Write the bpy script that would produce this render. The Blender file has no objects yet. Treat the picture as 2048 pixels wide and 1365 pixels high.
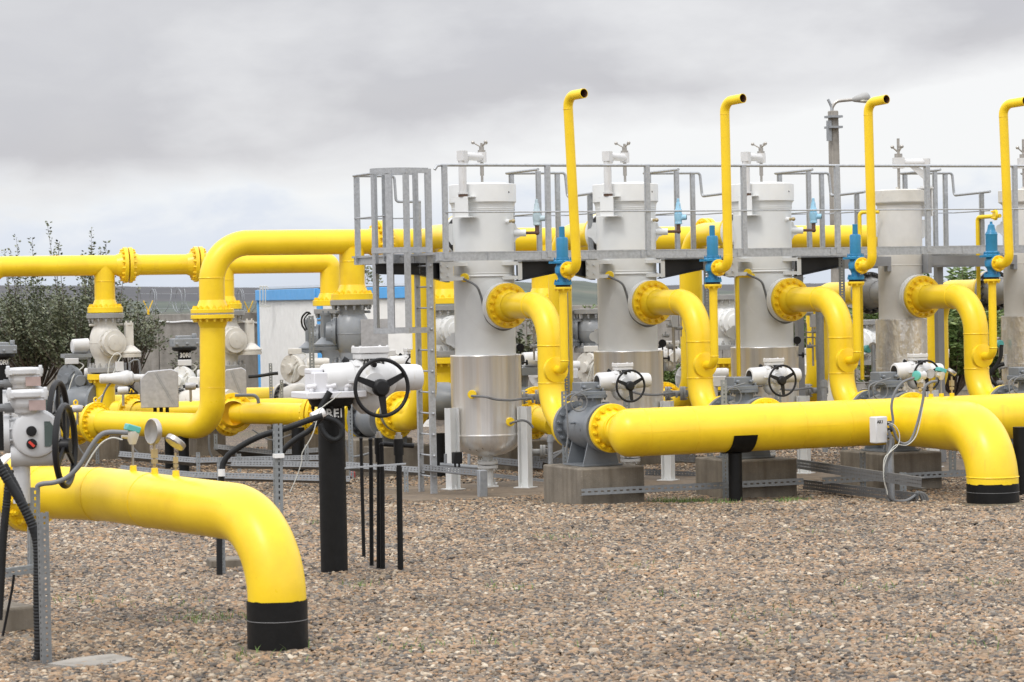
import bpy, math, random
import numpy as np
from mathutils import Vector, Matrix
random.seed(7); PI=math.pi; R=math.radians
S=bpy.context.scene; COL=S.collection

# ---------------------------------------------------------------- camera, sky, sun, exposure
F=5400.0; TH=R(23.9); ROLL=0.0195; HOR=590.0; CH=2.75; W0,H0=2048.0,1365.0
PIT=math.atan((H0/2-HOR)/F)
r0=Vector((math.cos(TH),-math.sin(TH),0)); d0=Vector((math.sin(TH),math.cos(TH),0)); u0=Vector((0,0,1))
fw=d0*math.cos(PIT)-u0*math.sin(PIT); up=u0*math.cos(PIT)+d0*math.sin(PIT)
Rc=r0*math.cos(ROLL)-up*math.sin(ROLL); Uc=r0*math.sin(ROLL)+up*math.cos(ROLL)
CAM=Vector((0,0,CH))
cd=bpy.data.cameras.new('camera'); cam=bpy.data.objects.new('camera',cd); COL.objects.link(cam)
cam.matrix_world=Matrix(((Rc.x,Uc.x,-fw.x,0),(Rc.y,Uc.y,-fw.y,0),(Rc.z,Uc.z,-fw.z,CH),(0,0,0,1)))
cd.sensor_fit='HORIZONTAL'; cd.sensor_width=36; cd.lens=36*F/W0; cd.clip_start=.5; cd.clip_end=20000
cd.dof.use_dof=True; cd.dof.focus_distance=35.5; cd.dof.aperture_fstop=6.3
S.camera=cam
S.view_settings.view_transform='Standard'; S.view_settings.look='None'; S.view_settings.exposure=0.0; S.view_settings.gamma=1
SUNDIR=Vector((-.62,-.42,1.0)).normalized()      # towards the sun
wd=bpy.data.worlds.new('World'); S.world=wd; wd.use_nodes=True
nt=wd.node_tree; nt.nodes.clear(); N=nt.nodes.new; L=nt.links.new
def mth(op,a,b=None,clamp=False,c=None):
    n=N('ShaderNodeMath'); n.operation=op; n.use_clamp=clamp
    for i,v in enumerate((a,b,c)):
        if v is None: continue
        if isinstance(v,(int,float)): n.inputs[i].default_value=v
        else: L(v,n.inputs[i])
    return n.outputs[0]
def ramp(f,stops,interp='LINEAR'):
    n=N('ShaderNodeValToRGB'); n.color_ramp.interpolation=interp; e=n.color_ramp.elements
    while len(e)<len(stops): e.new(.5)
    for i,(p,c) in enumerate(stops):
        e[i].position=p; e[i].color=(*c,1) if len(c)==3 else c
    L(f,n.inputs[0]); return n.outputs[0]
def mixc(f,a,b,bt='MIX'):
    n=N('ShaderNodeMix'); n.data_type='RGBA'; n.blend_type=bt
    for s,v in ((n.inputs[0],f),(n.inputs[6],a),(n.inputs[7],b)):
        if isinstance(v,(int,float)): s.default_value=v
        elif isinstance(v,tuple): s.default_value=(*v,1)
        else: L(v,s)
    return n.outputs[2]
def lin(r,g,b): return tuple(((c/255+.055)/1.055)**2.4 if c>10 else c/255/12.92 for c in (r,g,b))
def build_sky():
    tc=N('ShaderNodeTexCoord'); sp=N('ShaderNodeSeparateXYZ'); L(tc.outputs['Generated'],sp.inputs[0])
    x,y,z=sp.outputs
    el=mth('MULTIPLY',mth('ARCSINE',z),180/PI)                       # elevation in degrees
    az=mth('MULTIPLY',mth('SUBTRACT',mth('ARCTAN2',x,y),TH),180/PI)   # bearing east of the plant axis
    cb=N('ShaderNodeCombineXYZ'); L(mth('MULTIPLY',az,.11),cb.inputs[0]); L(mth('MULTIPLY',el,.24),cb.inputs[1])
    cb.inputs[2].default_value=3.1
    n1=N('ShaderNodeTexNoise'); n1.inputs['Scale'].default_value=1.25; n1.inputs['Detail'].default_value=6; n1.inputs['Roughness'].default_value=.52
    L(cb.outputs[0],n1.inputs['Vector'])
    n2=N('ShaderNodeTexNoise'); n2.inputs['Scale'].default_value=3.3; n2.inputs['Detail'].default_value=7; n2.inputs['Roughness'].default_value=.55; n2.inputs['Distortion'].default_value=.4
    L(cb.outputs[0],n2.inputs['Vector'])
    # height of the dark cloud base over the horizon, lower in the west (left)
    wob=mth('ADD',mth('MULTIPLY',mth('SUBTRACT',n1.outputs[0],.5),2.6),mth('MULTIPLY',mth('SUBTRACT',n2.outputs[0],.5),1.3))
    base=mth('ADD',mth('ADD',el,wob),mth('MULTIPLY',az,-.124))
    t=mth('DIVIDE',base,10.0,clamp=True)
    low=mth('ADD',el,mth('MULTIPLY',mth('SUBTRACT',n2.outputs[0],.5),3.6))
    c=ramp(mth('DIVIDE',low,5.0,clamp=True),[(0,lin(221,228,240)),(.12,lin(222,230,243)),(.30,lin(229,235,246)),(.42,lin(243,246,250)),(.52,lin(249,250,251)),(1,lin(250,250,251))])
    dk=ramp(t,[(.29,(0,0,0)),(.345,(.5,.5,.5)),(.40,(1,1,1)),(1,(1,1,1))])
    grey=ramp(t,[(.33,lin(216,215,219)),(.42,lin(204,203,207)),(.58,lin(214,214,218)),(.8,lin(222,222,225)),(1,lin(229,229,231))])
    grey=mixc(ramp(n2.outputs[0],[(.34,(.5,.5,.5)),(.66,(0,0,0))]),grey,lin(203,203,209))
    grey=mixc(ramp(n1.outputs[0],[(.50,(0,0,0)),(.70,(.8,.8,.8))]),grey,lin(240,240,242))
    c=mixc(dk,c,grey)
    hi=ramp(mth('DIVIDE',el,90,clamp=True),[(.075,(1,1,1)),(.15,(1.9,1.91,1.93)),(.45,(2.5,2.51,2.53)),(1,(2.6,2.6,2.6))])
    c=mixc(1.0,c,hi,'MULTIPLY')
    sky=N('ShaderNodeTexSky'); sky.sky_type='NISHITA'; sky.sun_disc=False
    sky.sun_elevation=math.asin(SUNDIR.z); sky.sun_rotation=math.atan2(SUNDIR.x,SUNDIR.y)
    sk=mixc(1.0,sky.outputs[0],(.1,.1,.1),'MULTIPLY')
    c=mixc(.95,sk,c)
    bg=N('ShaderNodeBackground'); L(c,bg.inputs[0]); bg.inputs[1].default_value=1.0
    o=N('ShaderNodeOutputWorld'); L(bg.outputs[0],o.inputs[0])
build_sky()
sd=bpy.data.lights.new('sun','SUN'); sd.energy=1.35; sd.angle=R(16); sd.color=(1,.965,.92)
so=bpy.data.objects.new('sun',sd); COL.objects.link(so); so.rotation_euler=SUNDIR.to_track_quat('Z','Y').to_euler()

# ---------------------------------------------------------------- helpers
def A(x,y,Y=None,Z=None,X=None,D=None):
    """a point of the place: sight line through photo pixel x,y cut at a plane of the plant, or at a distance"""
    v=fw+Rc*((x-W0/2)/F)-Uc*((y-H0/2)/F)
    t=D if D is not None else Y/v.y if Y is not None else (Z-CH)/v.z if Z is not None else X/v.x
    return CAM+v*t
def V(*a): return Vector(a)
def basis(d):
    d=Vector(d).normalized(); h=Vector((0,0,1)) if abs(d.z)<.9 else Vector((1,0,0))
    u=d.cross(h).normalized(); return d,u,u.cross(d).normalized()
class G:
    def __init__(s): s.v=[]; s.f=[]; s.uv={}
    def ringv(s,c,u,w,r,n,ph=0):
        b=len(s.v)
        for i in range(n):
            a=2*PI*i/n+ph; s.v.append(c+u*(r*math.cos(a))+w*(r*math.sin(a)))
        return list(range(b,b+n))
    def join(s,a,b):
        n=len(a)
        for i in range(n): s.f.append((a[i],a[(i+1)%n],b[(i+1)%n],b[i]))
    def lathe(s,o,d,prof,n=28,cap=(True,True)):
        o=Vector(o); d,u,w=basis(d); rs=[s.ringv(o+d*t,u,w,max(r,1e-4),n) for t,r in prof]
        for a,b in zip(rs,rs[1:]): s.join(b,a)
        if cap[0]: s.f.append(tuple(rs[0]))
        if cap[1]: s.f.append(tuple(reversed(rs[-1])))
        return s
    def cyl(s,p,q,r,r2=None,n=20,cap=True):
        p=Vector(p); q=Vector(q); return s.lathe(p,q-p,[(0,r),((q-p).length,r if r2 is None else r2)],n,(cap,cap))
    def box(s,c,sz,rz=0,M=None):
        c=Vector(c); b=len(s.v); m=M or Matrix.Rotation(rz,3,'Z')
        for i in range(8):
            s.v.append(c+m@Vector(((i&1)-.5,((i>>1)&1)-.5,(i>>2)-.5))*1.0 if False else c+m@Vector((((i&1)-.5)*sz[0],(((i>>1)&1)-.5)*sz[1],((i>>2)-.5)*sz[2])))
        for q in ((0,2,3,1),(4,5,7,6),(0,1,5,4),(2,6,7,3),(0,4,6,2),(1,3,7,5)): s.f.append(tuple(b+i for i in q))
        return s
    def bar(s,p,q,w,h,up=(0,0,1)):
        p=Vector(p); q=Vector(q); x=(q-p).normalized(); y=Vector(up).cross(x)
        if y.length<1e-3: y=Vector((0,1,0)).cross(x)
        y.normalize(); z=x.cross(y)
        return s.box((p+q)/2,((q-p).length,w,h),M=Matrix((x,y,z)).transposed())
    def path(s,pts,bend=0,seg=6):
        pts=[Vector(p) for p in pts]; 
        if not bend: return pts
        out=[pts[0]]
        for i in range(1,len(pts)-1):
            a,b,c=pts[i-1],pts[i],pts[i+1]; u=(a-b); w=(c-b); bl=bend[i-1] if isinstance(bend,(list,tuple)) else bend
            l=min(bl*math.tan((PI-u.angle(w))/2) if u.angle(w)>.05 else bl,u.length*.499 if i>1 else u.length*.98,w.length*.499 if i<len(pts)-2 else w.length*.98)
            u.normalize(); w.normalize(); p,q=b+u*l,b+w*l; ang=PI-u.angle(w)
            if ang<.02: out.append(b); continue
            rad=l/math.tan(ang/2); cen=b+(u+w).normalized()*math.hypot(l,rad)
            e1=(p-cen).normalized(); nn=e1.cross((q-cen)).normalized(); e2=nn.cross(e1); m=max(2,int(seg*ang/1.2)+1)
            for k in range(m+1):
                t=ang*k/m; out.append(cen+(e1*math.cos(t)+e2*math.sin(t))*rad)
        out.append(pts[-1]); return out
    def tube(s,pts,r,n=20,bend=0,seg=8,cap=(True,True),corr=0):
        P=s.path(pts,bend,seg)
        if corr:                                    # corrugated hose: resample and ripple
            Q=[]; acc=0
            for a,b in zip(P,P[1:]):
                l=(b-a).length; k=max(1,int(l/corr))
                for i in range(k): Q.append(a.lerp(b,i/k))
            P=Q+[P[-1]]
        T=[(P[min(i+1,len(P)-1)]-P[max(i-1,0)]).normalized() for i in range(len(P))]
        d,u,w=basis(T[0]); rs=[]
        for i,(p,t) in enumerate(zip(P,T)):
            u=(u-t*u.dot(t)).normalized(); w=u.cross(t); rr=r[i] if isinstance(r,list) else r*(1.12 if corr and i%2 else 1)
            rs.append(s.ringv(p,u,w,rr,n))
        for a,b in zip(rs,rs[1:]): s.join(b,a)
        if cap[0]: s.f.append(tuple(rs[0]))
        if cap[1]: s.f.append(tuple(reversed(rs[-1])))
        return s
    def wire(s,pts,r,n=8,sub=6,corr=0,closed=False):
        """smooth hose or cable through points"""
        P=[Vector(p) for p in pts]; out=[]; E=[P[0]*2-P[1]]+P+[P[-1]*2-P[-2]]
        for i in range(1,len(E)-2):
            a,b,c,d=E[i-1:i+3]
            for k in range(sub):
                t=k/sub; out.append(.5*((2*b)+(c-a)*t+(2*a-5*b+4*c-d)*t*t+(3*b-a-3*c+d)*t**3))
        out.append(P[-1]); return s.tube(out,r,n,corr=corr)
    def torus(s,c,d,Rr,r,n=40,m=12,a0=0,a1=2*PI):
        c=Vector(c); d,u,w=basis(d); full=abs(a1-a0-2*PI)<1e-6; k=n if full else n+1; rs=[]
        for i in range(k):
            a=a0+(a1-a0)*i/n; e=u*math.cos(a)+w*math.sin(a); rs.append(s.ringv(c+e*Rr,e,d,r,m))
        for i in range(k if full else k-1): s.join(rs[(i+1)%k],rs[i])
        return s
    def ball(s,c,r,n=20,m=12,sc=(1,1,1)):
        c=Vector(c); rs=[]; 
        for j in range(m+1):
            p=PI*j/m; rr=max(math.sin(p),1e-3); b=len(s.v)
            for i in range(n):
                a=2*PI*i/n; s.v.append(c+Vector((r*sc[0]*rr*math.cos(a),r*sc[1]*rr*math.sin(a),-r*sc[2]*math.cos(p))))
            rs.append(list(range(b,b+n)))
        for a,b in zip(rs,rs[1:]): s.join(a,b)
        return s
    def bolts(s,c,d,Rr,n,r,h,ph=.5,stud=True,ring=False):
        c=Vector(c); d,u,w=basis(d)
        if ring: s.lathe(c,d,[(0,Rr-r*1.15),(0,Rr+r*1.15),(.003,Rr+r*1.15),(.003,Rr-r*1.15)],40,(False,False))
        for i in range(n):
            a=2*PI*(i+ph)/n; p=c+(u*math.cos(a)+w*math.sin(a))*Rr
            s.cyl(p,p+d*h,r,n=6)
            if stud: s.cyl(p+d*h,p+d*h*1.7,r*.62,n=8)
        return s
    def flange(s,c,d,r,th,bolt=16,br=None,bh=None,bd=1,hub=None):
        """flange disc from c along d with its ring of bolts on the d side"""
        c=Vector(c); d=Vector(d).normalized(); br=br or r*.1; bh=bh or r*.115
        s.lathe(c,d,[(0,r*.985),(.006,r),(th-.006,r),(th,r*.985)],40)
        if bolt: s.bolts(c+d*th,d,r*.84,bolt,br,bh)
        if hub: s.lathe(c+d*th,d,[(0,hub*1.28),(r*.14,hub*1.2),(r*.42,hub*1.01)],32,(False,False))
        return s
    def poly(s,pts,d,th):
        """extruded outline: pts in 3D, thickness along d"""
        d=Vector(d).normalized()*th; n=len(pts); b=len(s.v); s.v+= [Vector(p) for p in pts]+[Vector(p)+d for p in pts]
        s.f.append(tuple(range(b+n-1,b-1,-1))); s.f.append(tuple(range(b+n,b+2*n)))
        for i in range(n): s.f.append((b+i,b+(i+1)%n,b+n+(i+1)%n,b+n+i))
        return s
    def plate(s,o,x,y,w,h,th,u1=None):
        """thin plate with a uv map in metres (for slotted steel); o corner, x,y unit axes"""
        o=Vector(o); x=Vector(x); y=Vector(y); n=x.cross(y); b=len(s.v)
        for k in (0,th):
            for (i,j) in ((0,0),(1,0),(1,1),(0,1)): s.v.append(o+x*(w*i)+y*(h*j)+n*k)
        uv=[(0,0),(w,0),(w,1),(0,1)]
        s.uv[len(s.f)]=[uv[i] for i in (3,2,1,0)]; s.f.append((b+3,b+2,b+1,b))
        s.uv[len(s.f)]=uv; s.f.append((b+4,b+5,b+6,b+7))
        for i in range(4): s.f.append((b+i,b+(i+1)%4,b+4+(i+1)%4,b+4+i))
        return s
    def channel(s,p,q,w,dep,n,th=.003):
        """c-channel from p to q, slotted web facing n, width w across, depth dep behind"""
        p=Vector(p); q=Vector(q); x=(q-p).normalized(); l=(q-p).length; n=Vector(n); n=(n-x*n.dot(x)).normalized(); y=n.cross(x)
        o=p-y*(w/2); s.plate(o,x,y,l,w,th)
        s.plate(o-n*.0005,x,-n,l,dep,th); s.plate(o+y*(w-th)-n*.0005,x,-n,l,dep,th)
        return s
    def build(s,name,mat,parent=None,world=True,sharp=32,label=None,bevel=0,smooth=True):
        me=bpy.data.meshes.new(name); vs=s.v
        if parent is not None and world:
            rt=parent
            while rt.parent: rt=rt.parent
            mi=(Matrix.Translation(rt.location)@Matrix.Rotation(rt.rotation_euler.z,4,'Z')).inverted(); vs=[mi@p for p in vs]
        me.from_pydata([tuple(p) for p in vs],[],s.f)
        if s.uv:
            ul=me.uv_layers.new(name='slots')
            for p in me.polygons:
                if p.index in s.uv:
                    for li,c in zip(p.loop_indices,s.uv[p.index]): ul.data[li].uv=c
                else:
                    for li in p.loop_indices: ul.data[li].uv=(-5,-5)
        if smooth: me.shade_smooth(); me.set_sharp_from_angle(angle=R(sharp))
        me.materials.append(mat); o=bpy.data.objects.new(name,me); COL.objects.link(o); o.parent=parent
        if bevel:
            b=o.modifiers.new('bevel','BEVEL'); b.width=bevel; b.segments=2; b.limit_method='ANGLE'
        if label: o['label']=label
        return o
def tag(o,label=None,cat=None,group=None,kind=None):
    if label: o['label']=label
    if cat: o['category']=cat
    if group: o['group']=group
    if kind: o['kind']=kind
    return o
def thing(name,loc,label,cat,group=None,rz=0):
    o=bpy.data.objects.new(name,None); COL.objects.link(o); o.location=loc; o.rotation_euler=(0,0,rz); o.empty_display_size=.1
    return tag(o,label,cat,group)
def copy_tree(o,parent=None):
    c=o.copy(); COL.objects.link(c); c.parent=parent
    for ch in o.children: copy_tree(ch,c)
    return c
def dup(o,loc,label,group=None,rz=None):
    c=copy_tree(o); c.location=loc; c['label']=label
    if rz is not None: c.rotation_euler.z=rz
    return c

# ---------------------------------------------------------------- materials
def newmat(name):
    global nt,N,L
    m=bpy.data.materials.new(name); m.use_nodes=True; nt=m.node_tree; nt.nodes.clear(); N=nt.nodes.new; L=nt.links.new
    b=N('ShaderNodeBsdfPrincipled'); o=N('ShaderNodeOutputMaterial'); L(b.outputs[0],o.inputs[0]); return m,b
def noise(scale,detail=4,rough=.55,vec=None,dist=0):
    n=N('ShaderNodeTexNoise'); n.inputs['Scale'].default_value=scale; n.inputs['Detail'].default_value=detail; n.inputs['Roughness'].default_value=rough; n.inputs['Distortion'].default_value=dist
    if vec is not None: L(vec,n.inputs['Vector'])
    return n.outputs[0]
def objco(sc=(1,1,1)):
    t=N('ShaderNodeTexCoord'); m=N('ShaderNodeMapping'); m.inputs['Scale'].default_value=sc; L(t.outputs['Object'],m.inputs[0]); return m.outputs[0]
def bump(h,st,dist,b):
    n=N('ShaderNodeBump'); n.inputs['Strength'].default_value=st; n.inputs['Distance'].default_value=dist; L(h,n.inputs['Height']); L(n.outputs[0],b.inputs['Normal'])
def M(name,c,rough=.5,metal=0,var=.12,sc=5,bmp=.0,bsc=40,dirt=None,dcol=(.05,.04,.03),streak=False,coat=0,spec=.5):
    m,b=newmat(name); co=objco()
    n=noise(sc,5,.6,co); f=ramp(n,[(.3,(1-var,)*3),(.7,(1+var,)*3)])
    col=mixc(1.0,c,f,'MULTIPLY')
    if dirt:
        n2=noise(sc*2.3,7,.7,objco((1,1,.12)) if streak else co); msk=ramp(n2,[(1-dirt,(0,0,0)),(min(1,1.12-dirt),(1,1,1))])
        col=mixc(mth('MULTIPLY',msk,.75),col,dcol)
    L(col,b.inputs['Base Color']); b.inputs['Metallic'].default_value=metal
    rr=ramp(noise(sc*1.7,4,.6,co),[(.3,(max(0,rough-.08),)*3),(.7,(min(1,rough+.08),)*3)]); L(rr,b.inputs['Roughness'])
    b.inputs['Coat Weight'].default_value=coat; b.inputs['Coat Roughness'].default_value=.12; b.inputs['Specular IOR Level'].default_value=spec
    if bmp: bump(noise(bsc,3,.6,co),bmp,.01,b)
    return m
YEL_=M('yellow_paint_plain',(.85,.545,.012),.34,var=.04,sc=2.2,dirt=.30,dcol=(.62,.37,.02),bmp=.02,bsc=25,coat=.12)
def yellow():
    m,b=newmat('yellow_paint'); co=objco(); c=(.87,.60,.014)
    f=ramp(noise(1.6,6,.65,co),[(.3,(.90,.86,.9)),(.5,(1,1,1)),(.72,(1.05,1.07,1.5))]); a=mixc(1.0,c,f,'MULTIPLY')
    run=ramp(noise(5,6,.7,objco((1,1,.10))),[(.60,(0,0,0)),(.74,(1,1,1))]); a=mixc(mth('MULTIPLY',run,.45),a,(.60,.36,.03))
    v=N('ShaderNodeTexVoronoi'); v.inputs['Scale'].default_value=26; L(co,v.inputs['Vector'])
    sp=mth('MULTIPLY',ramp(v.outputs['Distance'],[(.05,(1,1,1)),(.11,(0,0,0))]),ramp(noise(3.1,3,.6,co),[(.54,(0,0,0)),(.62,(1,1,1))])); a=mixc(mth('MULTIPLY',sp,.7),a,(.22,.12,.03))
    L(a,b.inputs['Base Color']); L(ramp(noise(2.2,5,.6,co),[(.3,(.27,)*3),(.7,(.46,)*3)]),b.inputs['Roughness'])
    b.inputs['Coat Weight'].default_value=.1; b.inputs['Coat Roughness'].default_value=.2; b.inputs['Specular IOR Level'].default_value=.45; bump(noise(14,4,.6,co),.06,.01,b); return m
YEL=yellow()
YEL2=M('yellow_paint_matt',(.80,.50,.02),.45,var=.05,sc=2,bmp=.02)
BLK=M('black_bitumen',(.006,.006,.006),.5,var=.3,sc=9,dirt=.33,dcol=(.03,.03,.03),bmp=.15,bsc=30,spec=.25)
BLK2=M('black_plastic',(.009,.009,.010),.45,var=.2,spec=.3)
RUB=M('black_conduit',(.012,.013,.014),.55,var=.2,spec=.3)
WHT=M('white_enamel',(.60,.60,.595),.36,var=.06,dirt=.38,dcol=(.42,.37,.28),streak=True)
NGR=M('near_grey_enamel',(.52,.525,.53),.38,var=.06,dirt=.35,dcol=(.40,.37,.32))
WHTD=M('weathered_white_enamel',(.60,.58,.53),.45,var=.1,dirt=.4,dcol=(.38,.30,.2))
LGR=M('light_grey_paint',(.66,.67,.66),.38,var=.04,sc=3,dirt=.31,dcol=(.36,.31,.24),streak=True)
LGRU=M('pale_grey_paint',(.73,.74,.73),.38,var=.04,sc=3,dirt=.28,dcol=(.4,.36,.3),streak=True)
WGR=M('warm_grey_paint',(.62,.605,.57),.42,var=.08,sc=2.5,dirt=.3,dcol=(.26,.23,.19),streak=True)
MGR=M('grey_valve_paint',(.17,.185,.20),.36,var=.08,sc=6,dirt=.3,dcol=(.1,.11,.12))
MGR2=M('silver_grey_paint',(.25,.265,.28),.34,var=.1,sc=5,dirt=.35,dcol=(.17,.17,.17),streak=True)
GRN=M('grey_cast_metal',(.33,.33,.32),.45,var=.12)
BLU=M('blue_paint',(.018,.19,.37),.38,var=.12,sc=8,dirt=.3,dcol=(.01,.06,.12))
LBLU=M('light_blue_worn_paint',(.28,.52,.68),.5,var=.1,sc=10,dirt=.44,dcol=(.30,.13,.06))
BTR=M('blue_trim',(.10,.36,.72),.4,var=.06)
GALV=M('galvanised_steel',(.40,.415,.43),.45,metal=.45,var=.16,sc=26,bmp=.03)
ZINC=M('dull_zinc',(.30,.315,.33),.5,metal=.4,var=.12,sc=18)
STEEL=M('bare_steel',(.42,.40,.37),.35,metal=.8,var=.15,sc=14)
BOLT=M('dark_bolts',(.10,.10,.10),.4,metal=.6,var=.3)
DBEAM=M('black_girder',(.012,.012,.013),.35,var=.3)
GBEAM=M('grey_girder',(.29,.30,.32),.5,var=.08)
TEAL=M('teal_cap',(.10,.42,.40),.45,var=.06)
RED=M('red_paint',(.62,.05,.03),.5,var=.05)
ORG=M('orange_red_mark',(.75,.15,.03),.5,var=.05)
HOSE=M('grey_conduit',(.16,.165,.17),.5,var=.1)
WIRE=M('pale_cable',(.55,.55,.5),.5,var=.05)
WTAPE=M('white_tape',(.75,.75,.74),.5,var=.04)
BRASS=M('brass',(.45,.36,.2),.4,metal=.5,var=.15)
PALE=M('silver_panel',(.40,.40,.41),.42,metal=.25,var=.14,sc=16,dirt=.35,dcol=(.30,.29,.28))
CEM=M('panel_white',(.80,.80,.78),.5,var=.05)
LAMPG=M('lamp_glass',(.6,.58,.5),.25,var=.05)
LET=M('white_lettering',(.80,.80,.77),.6,var=.1)
def steel_jacket(name,c,dent):
    m,b=newmat(name)
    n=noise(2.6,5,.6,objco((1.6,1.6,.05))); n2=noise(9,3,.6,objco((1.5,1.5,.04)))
    col=ramp(n,[(.3,(c[0]*.8,c[1]*.8,c[2]*.82)),(.46,c),(.55,(c[0]*1.05,c[1]*1.0,c[2]*.93)),(.7,(c[0]*1.2,c[1]*1.2,c[2]*1.2))])  # vertical bands in the colour imitate reflections, along with the brushed grain
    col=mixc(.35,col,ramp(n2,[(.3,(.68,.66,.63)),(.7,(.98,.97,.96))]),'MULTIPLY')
    L(col,b.inputs['Base Color']); b.inputs['Metallic'].default_value=.7
    L(ramp(n2,[(.3,(.26,)*3),(.7,(.42,)*3)]),b.inputs['Roughness'])
    bump(noise(3 if not dent else 7,3,.6,objco((1,1,.5))),.25 if not dent else .6,.02 if not dent else .05,b); return m
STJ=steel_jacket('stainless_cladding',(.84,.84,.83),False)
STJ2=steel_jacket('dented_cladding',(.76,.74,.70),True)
def concrete(name,c,wet):
    m,b=newmat(name); co=objco()
    a=ramp(noise(3,8,.65,co),[(.25,tuple(x*.62 for x in c)),(.5,c),(.78,tuple(x*1.3 for x in c))])
    st=ramp(noise(7,5,.6,objco((1.2,1.2,.09))),[(.35,(.6,.58,.54)),(.6,(1,1,1))]); a=mixc(wet,a,st,'MULTIPLY')
    v=N('ShaderNodeTexVoronoi'); v.inputs['Scale'].default_value=34; L(co,v.inputs['Vector'])
    pit=ramp(v.outputs['Distance'],[(.07,(1,1,1)),(.16,(0,0,0))]); pm=mth('MULTIPLY',pit,ramp(noise(5,3,.5,co),[(.52,(0,0,0)),(.62,(1,1,1))]))
    a=mixc(mth('MULTIPLY',pm,.75),a,tuple(min(.8,x*2.3) for x in c))
    L(a,b.inputs['Base Color']); b.inputs['Roughness'].default_value=.75
    bump(noise(28,6,.7,co),.35,.012,b); return m
CONC=concrete('stained_concrete',(.19,.165,.13),.75)
CWALL=concrete('wall_concrete',(.30,.28,.25),.4)
CPOLE=concrete('pole_concrete',(.30,.28,.25),.5)
SLAB=concrete('wet_slab',(.17,.13,.09),.5)
def slots(name,c,pitch,rows,duty=.55,hh=.16):
    m,b=newmat(name); uv=N('ShaderNodeUVMap'); uv.uv_map='slots'; sp=N('ShaderNodeSeparateXYZ'); L(uv.outputs[0],sp.inputs[0]); u,v,_=sp.outputs
    a=mth('LESS_THAN',mth('FRACT',mth('DIVIDE',u,pitch)),duty); msk=None
    for r in rows:
        k=mth('LESS_THAN',mth('ABSOLUTE',mth('SUBTRACT',v,r)),hh/2); msk=k if msk is None else mth('MAXIMUM',msk,k)
    msk=mth('MULTIPLY',mth('MULTIPLY',a,msk),mth('GREATER_THAN',u,-1))
    n=noise(20,4,.6,objco()); L(mixc(1.0,c,ramp(n,[(.3,(.85,)*3),(.7,(1.12,)*3)]),'MULTIPLY'),b.inputs['Base Color'])
    b.inputs['Metallic'].default_value=.4; b.inputs['Roughness'].default_value=.48
    t=N('ShaderNodeBsdfTransparent'); mx=N('ShaderNodeMixShader'); L(msk,mx.inputs[0]); L(b.outputs[0],mx.inputs[1]); L(t.outputs[0],mx.inputs[2])
    o=[n for n in nt.nodes if n.type=='OUTPUT_MATERIAL'][0]; L(mx.outputs[0],o.inputs[0]); return m
STRUT=slots('slotted_strut',(.26,.28,.29),.05,(.5,),.55,.2)
STRUTD=slots('perforated_strut',(.22,.23,.235),.04,(.5,),.4,.26)
TRAY=slots('perforated_tray',(.17,.175,.18),.05,(.34,.68),.42,.12)
TRAY1=slots('slotted_rail',(.22,.23,.235),.09,(.5,),.5,.22)
# ---------------------------------------------------------------- ground, gravel, hills
def sm(a,b,t): t=min(1,max(0,(t-a)/(b-a))); return t*t*(3-2*t)
def dep(x,y): return x*d0.x+y*d0.y
def gz(x,y):
    s=dep(x,y); return .07*(1-sm(33.7,34.9,s))+.09*(1-sm(19.5,27,s))+.012*math.sin(x*2.1+y*.7)*math.sin(y*1.7)*(1-sm(33,35,s))
FEET=[(A(x,y,Z=z),r) for x,y,z,r in ((556,1298,.15,.24),(1985,1010,.07,.34),(669,1143,.07,.15),(745,1128,.07,.08),(762,1138,.07,.08),(801,1142,.07,.05),(95,1328,.15,.06),(447,1148,.07,.06),(557,1040,.07,.06))]
def gz2(x,y):
    z=gz(x,y)+.012*math.sin(x*1.3+y*2.9+1)*math.sin(x*2.3-y*1.1)+.006*math.sin(x*5.1+y*3.3)*math.sin(y*6.1-x*1.7)
    for p,r in FEET:
        q=math.hypot(x-p.x,y-p.y)
        if q<r+.5: z-=.04*math.exp(-max(0,q-r)**2/.02)
    return z
def sheet(name,s0,s1,ds,fan,mat,off=0):
    vs=[]; fs=[]; ss=list(np.arange(s0,s1+1e-6,ds)); nl=211
    for s in ss:
        hw=s*fan+2.0
        for k in range(nl):
            l=hw*(2*k/(nl-1)-1); p=d0*s+r0*l; vs.append((p.x,p.y,gz2(p.x,p.y)+off))
    for i in range(len(ss)-1):
        for k in range(nl-1):
            a=i*nl+k; fs.append((a,a+1,a+nl+1,a+nl))
    me=bpy.data.meshes.new(name); me.from_pydata(vs,[],fs); me.shade_smooth(); me.materials.append(mat)
    o=bpy.data.objects.new(name,me); COL.objects.link(o); return o
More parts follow.
